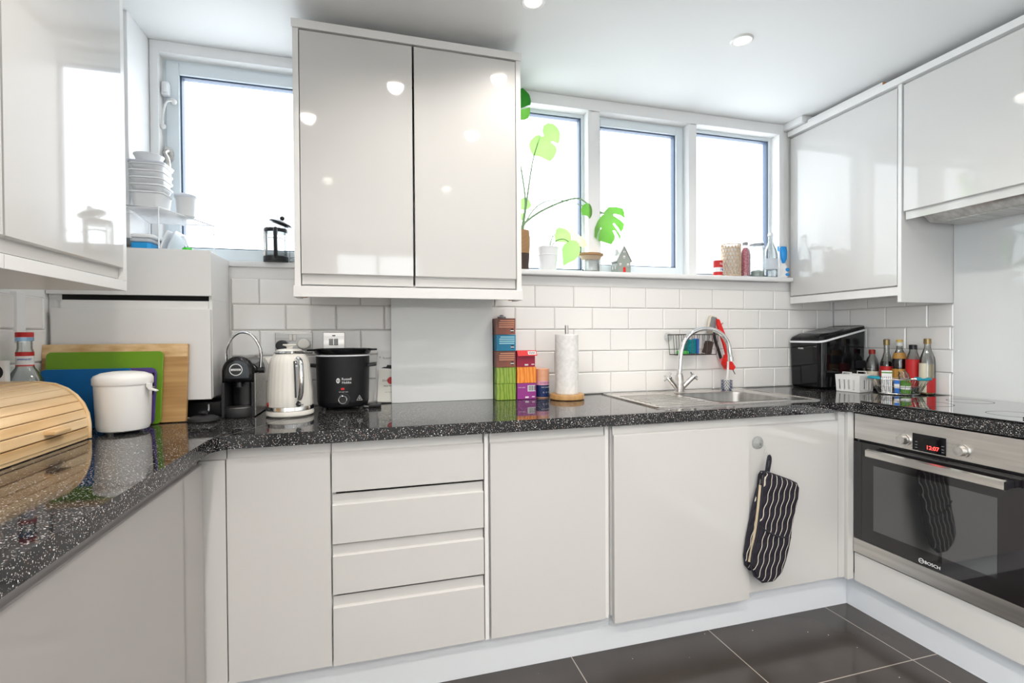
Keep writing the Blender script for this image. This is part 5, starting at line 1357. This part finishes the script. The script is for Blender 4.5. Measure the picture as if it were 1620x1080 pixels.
for S_, r in (([(0.575, 1.70), (0.575, 1.727), (0.599, 1.755), (0.66, 1.799), (0.738, 1.84), (0.806, 1.868), (0.856, 1.88), (0.89, 1.873), (0.946, 1.84), (0.997, 1.82)], (.0065, .0028)),
              ([(0.575, 1.70), (0.575, 1.718), (0.59, 1.817), (0.604, 1.907), (0.619, 1.998), (0.635, 2.071), (0.665, 2.162)], (.006, .0022)),
              ([(0.57, 1.70), (0.57, 1.718), (0.587, 1.817), (0.585, 1.888), (0.569, 2.003), (.555, 2.12), (.558, 2.30)], (.006, .0022)),
              ([(0.578, 1.70), (0.578, 1.725), (0.626, 1.804), (0.674, 1.843), (0.722, 1.86), (.80, 1.862), (.895, 1.845)], (.0036, .0018))):
    MB().tube([(x, .002 * i, z) for i, (x, z) in enumerate(S_)], r, 7, sm=4).build('stem', M['stem'], t)

t = thing('potted_plant', 'white ribbed pot with pale heart-shaped leaves on the sill', 'potted plant', (.698, .0, SZ))
P1 = (.698, .0, SZ)
MB().lathe([(0, 0), (.036, 0), (.0375, .003), (.047, .080), (.0475, .082), (.0495, .100), (.060, .112), (.060, .118), (.057, .118), (.046, .098), (0, .098)], P1, 40).bm.free()
MB().lathe([(0, 0), (.040, 0), (.0415, .003), (.048, .070), (.049, .071), (.0495, .076), (.0485, .077), (.052, .108), (.0535, .112), (.0515, .113), (.047, .09), (0, .09)], P1, 40).build('pot', M['whitewash'], t)
MB().lathe([(0, .088), (.046, .092), (0, .104)], P1, 20).build('soil', M['soil'], t)
MB().box(.665, .710, -.01, .01, SZ + .113, SZ + .121, .002).build('plant_tag', M['labelcream'], t)
leaf(LEAFLOW, -.025, 'leafpale', t, bend=.02); leaf(HEART, -.058, 'leafpale', t, bend=.02, tilt=.01); leaf(YELLOW, -.005, 'leafyellow', t, bend=.02)
MB().tube([(.70, 0, 1.61), (.715, -.01, 1.67), (.745, -.02, 1.70), (.775, -.025, 1.705)], .002, 6, sm=4).tube([(.70, 0, 1.61), (.73, -.02, 1.655), (.76, -.045, 1.664), (.785, -.056, 1.650)], .0025, 6, sm=4).build('stem', M['stem'], t)
MB().tube([(.705, 0, 1.61), (.73, .0, 1.70), (.775, .005, 1.735), (.80, 0, 1.722)], .002, 6, sm=4).build('stem', M['stem'], t)

t = thing('glass_jar', 'clear glass jar with a flat brown wicker lid next to the window post', 'jar', (.925, .005, SZ))
P2 = (.925, .0, SZ)
MB().lathe([(0, .001), (.042, .001), (.043, .004), (.043, .060), (.041, .060), (.041, .006), (0, .006)], P2, 32).build('glass_body', M['glassware'], t)
MB().lathe([(0, .0605), (.045, .0605), (.058, .078), (.060, .080), (0, .080)], P2, 40, sy=.72).build('wicker_tray', M['rattan'], t)
MB().lathe([(0, .0805), (.064, .0805), (.066, .085), (.064, .092), (0, .093)], P2, 40, sy=.72).build('wicker_rim', M['wicker'], t)

t = thing('clay_house', 'small grey-green clay house with a red door on the sill', 'ornament', (1.09, .0, SZ))
hx0, hx1, hy0, hy1 = 1.052, 1.126, -.036, .030
MB().prism([(hx0, SZ), (hx1, SZ), (hx1, SZ + .062), ((hx0 + hx1) / 2, SZ + .128), (hx0, SZ + .062)], 'y', hy0, hy1, .001).build('walls', M['houseclay'], t)
X = None
for s_ in (-1, 1):
    xm = (hx0 + hx1) / 2; xe = xm + s_ * .043
    MB().prism([(xm, SZ + .129), (xe, SZ + .0525), (xe, SZ + .0575), (xm, SZ + .136)], 'y', hy0 - .004, hy1 + .004).build('roof', M['roofclay'], t)
MB().box(hx0 + .008, hx0 + .02, -.005, .008, SZ + .09, SZ + .118, .001).build('chimney', M['roofclay'], t)
for x, z in ((1.062, .032), (1.104, .032), (1.083, .070), (1.0845, .098)):
    wn = MB().box(x, x + .012, hy0 - .0018, hy0 - .0001, SZ + z, SZ + z + .013 * (1 if z < .09 else .6)).build('window_frame', M['labelwhite'], t)
    MB().box(x + .002, x + .0055, hy0 - .0024, hy0 - .0019, SZ + z + .002, SZ + z + .0055).box(x + .0068, x + .0102, hy0 - .0024, hy0 - .0019, SZ + z + .002, SZ + z + .0055).build('window_pane', M['text_grey'], wn)
dr = MB().prism([(1.0835, SZ + .0005), (1.0965, SZ + .0005), (1.0965, SZ + .022), (1.093, SZ + .0265), (1.087, SZ + .0265), (1.0835, SZ + .022)], 'y', hy0 - .002, hy0 - .0001).build('door', M['red'], t)
for y in (-.02, .008): MB().box(hx0 - .0015, hx0 - .0001, y, y + .010, SZ + .018, SZ + .034).build('side_window', M['labelwhite'], t)

t = thing('small_tin', 'small red and white printed tin left of the rattan vase', 'tin', (1.665, 0, SZ))
c = (1.668, .0, SZ)
MB().lathe([(0, .0005), (.024, .0005), (.0245, .003), (.0245, .084), (.023, .086), (0, .086)], c, 28).build('can', M['labelwhite'], t)
MB().lathe([(.0247, .046), (.0250, .046), (.0250, .082), (.0247, .082)], c, 28).build('red_label', M['labelred'], t)
MB().lathe([(.0247, .004), (.0250, .004), (.0250, .022), (.0247, .022)], c, 28).build('red_label', M['labelred'], t)
text('NUT', .020, (c[0], c[1], c[2] + .064), (0, 0, .55), M['text_white'], t, bend=.0254)
text('MILK', .016, (c[0], c[1], c[2] + .033), (0, 0, .55), M['labelblue'], t, bend=.0250)

t = thing('rattan_vase', 'open-weave rattan cylinder on the sill', 'basket', (1.752, 0, SZ))
c = (1.752, .0, SZ); fr = MB(); R0 = .050
for z in (.003, .172): fr.tube([(c[0] + R0 * math.cos(a), c[1] + R0 * math.sin(a) * .9, c[2] + z) for a in [i * PI / 16 for i in range(32)]], .0032, 6, closed=True)
for dr_ in (1, -1):
    for k in range(18):
        p_ = [(c[0] + R0 * math.cos(2 * PI * k / 18 + dr_ * f * 1.5), c[1] + .9 * R0 * math.sin(2 * PI * k / 18 + dr_ * f * 1.5), c[2] + .004 + .167 * f) for f in [j / 8 for j in range(9)]]
        fr.tube(p_, .0021, 4)
for k in range(1, 8): fr.tube([(c[0] + R0 * math.cos(a), c[1] + R0 * math.sin(a) * .9, c[2] + k * .0215) for a in [i * PI / 12 for i in range(24)]], .0014, 4, closed=True)
fr.build('woven_cane', M['rattan'], t)
MB().lathe([(0, .002), (.044, .002), (.045, .004), (.045, .160), (.0435, .160), (.0435, .006), (0, .006)], c, 28, sy=.9).build('glass_liner', M['frost'], t)

t = thing('salt_bottle', 'slim glass bottle of pink salt beside the rattan vase', 'bottle', (1.836, -.01, SZ))
c = (1.838, -.006, SZ)
MB().lathe([(0, .001), (.026, .001), (.0275, .004), (.0275, .120), (.024, .145), (.014, .165), (.0125, .168), (.0125, .172), (.011, .172), (.0125, .163), (.022, .144), (.0255, .12), (.0255, .005), (0, .005)], c, 28).build('glass_body', M['glassware'], t)
MB().lathe([(0, .006), (.0250, .006), (.0250, .119), (.0215, .140), (.012, .158), (0, .160)], c, 28).build('pink_salt', M['pinksalt'], t)
MB().lathe([(0, .1725), (.015, .1725), (.015, .188), (0, .189)], c, 20).build('cap', M['text_grey'], t)

t = thing('clip_top_jar', 'clear clip-top jar with a little dried green in its base', 'jar', (1.915, 0, SZ))
c = (1.918, .0, SZ)
MB().lathe([(0, .001), (.040, .001), (.042, .005), (.042, .150), (.038, .168), (.034, .175), (.034, .185), (.032, .185), (.032, .173), (.036, .166), (.040, .149), (.040, .006), (0, .006)], c, 32).build('glass_body', M['glassware'], t)
MB().lathe([(0, .187), (.036, .187), (.036, .195), (.030, .204), (0, .207)], c, 32).build('glass_lid', M['glassware'], t)
MB().tube([(c[0] + .036, c[1], c[2] + .196), (c[0] + .050, c[1] - .004, c[2] + .185), (c[0] + .056, c[1] - .006, c[2] + .155), (c[0] + .043, c[1], c[2] + .168), (c[0] + .036, c[1], c[2] + .180)], .0016, 5).tube([(c[0] + .036 * math.cos(a), c[1] + .036 * math.sin(a), c[2] + .181) for a in [i * PI / 10 for i in range(20)]], .0014, 5, closed=True).build('wire_clip', M['text_grey'], t)
MB().lathe([(.0345, .1765), (.0375, .1765), (.0375, .1795), (.0345, .1795)], c, 32).build('seal_ring', M['text_grey'], t)
MB().lathe([(0, .007), (.0385, .007), (.0385, .030), (.02, .040), (0, .034)], c, 24).build('dried_herbs', M['houseclay'], t)

t = thing('glass_bottle', 'clear swing-top glass bottle left of the blue bag', 'bottle', (2.0, 0, SZ))
c = (2.012, .0, SZ)
MB().lathe([(0, .001), (.034, .001), (.036, .005), (.036, .125), (.030, .155), (.018, .185), (.0125, .200), (.0125, .232), (.011, .232), (.011, .2), (.016, .184), (.028, .154), (.034, .124), (.034, .006), (0, .006)], c, 32).build('glass_body', M['glassware'], t)
MB().lathe([(0, .233), (.013, .233), (.014, .240), (.010, .250), (0, .252)], c, 20).build('stopper', M['whitewash'], t)
MB().tube([(c[0] - .013, c[1], c[2] + .235), (c[0] - .019, c[1] - .004, c[2] + .215), (c[0] - .013, c[1] - .004, c[2] + .205)], .0013, 5).build('wire_bail', M['wire'], t)
MB().lathe([(.0363, .045), (.0366, .045), (.0366, .105), (.0363, .105)], c, 32).build('pale_label', M['lid'], t)

t = thing('printed_bag', 'blue and white printed bag squeezed by the right cabinet', 'bag', (2.095, 0, SZ))
loft_m = MB()
Bx, By = 2.092, .0
def ellr(rx, ry, z, dx=0): return [(Bx + dx + rx * math.cos(2 * PI * i / 20), By + ry * math.sin(2 * PI * i / 20), SZ + z) for i in range(20)]
loft(loft_m, [ellr(.020, .030, .001), ellr(.024, .034, .01), ellr(.024, .034, .055), ellr(.010, .02, .082)], True, True); loft_m.build('bag_body', M['labelwhite'], t)
m2 = MB(); loft(m2, [ellr(.008, .016, .083), ellr(.018, .028, .105), ellr(.027, .024, .150), ellr(.030, .008, .178, -.001)], True, True); m2.build('bag_top', M['bluebag'], t)
for z, s_ in ((.018, .6), (.045, .75)): MB().ball((Bx + .004, By - .0335, SZ + z), .014, (1, .12, s_)).build('printed_patch', M['bluebag'], t)
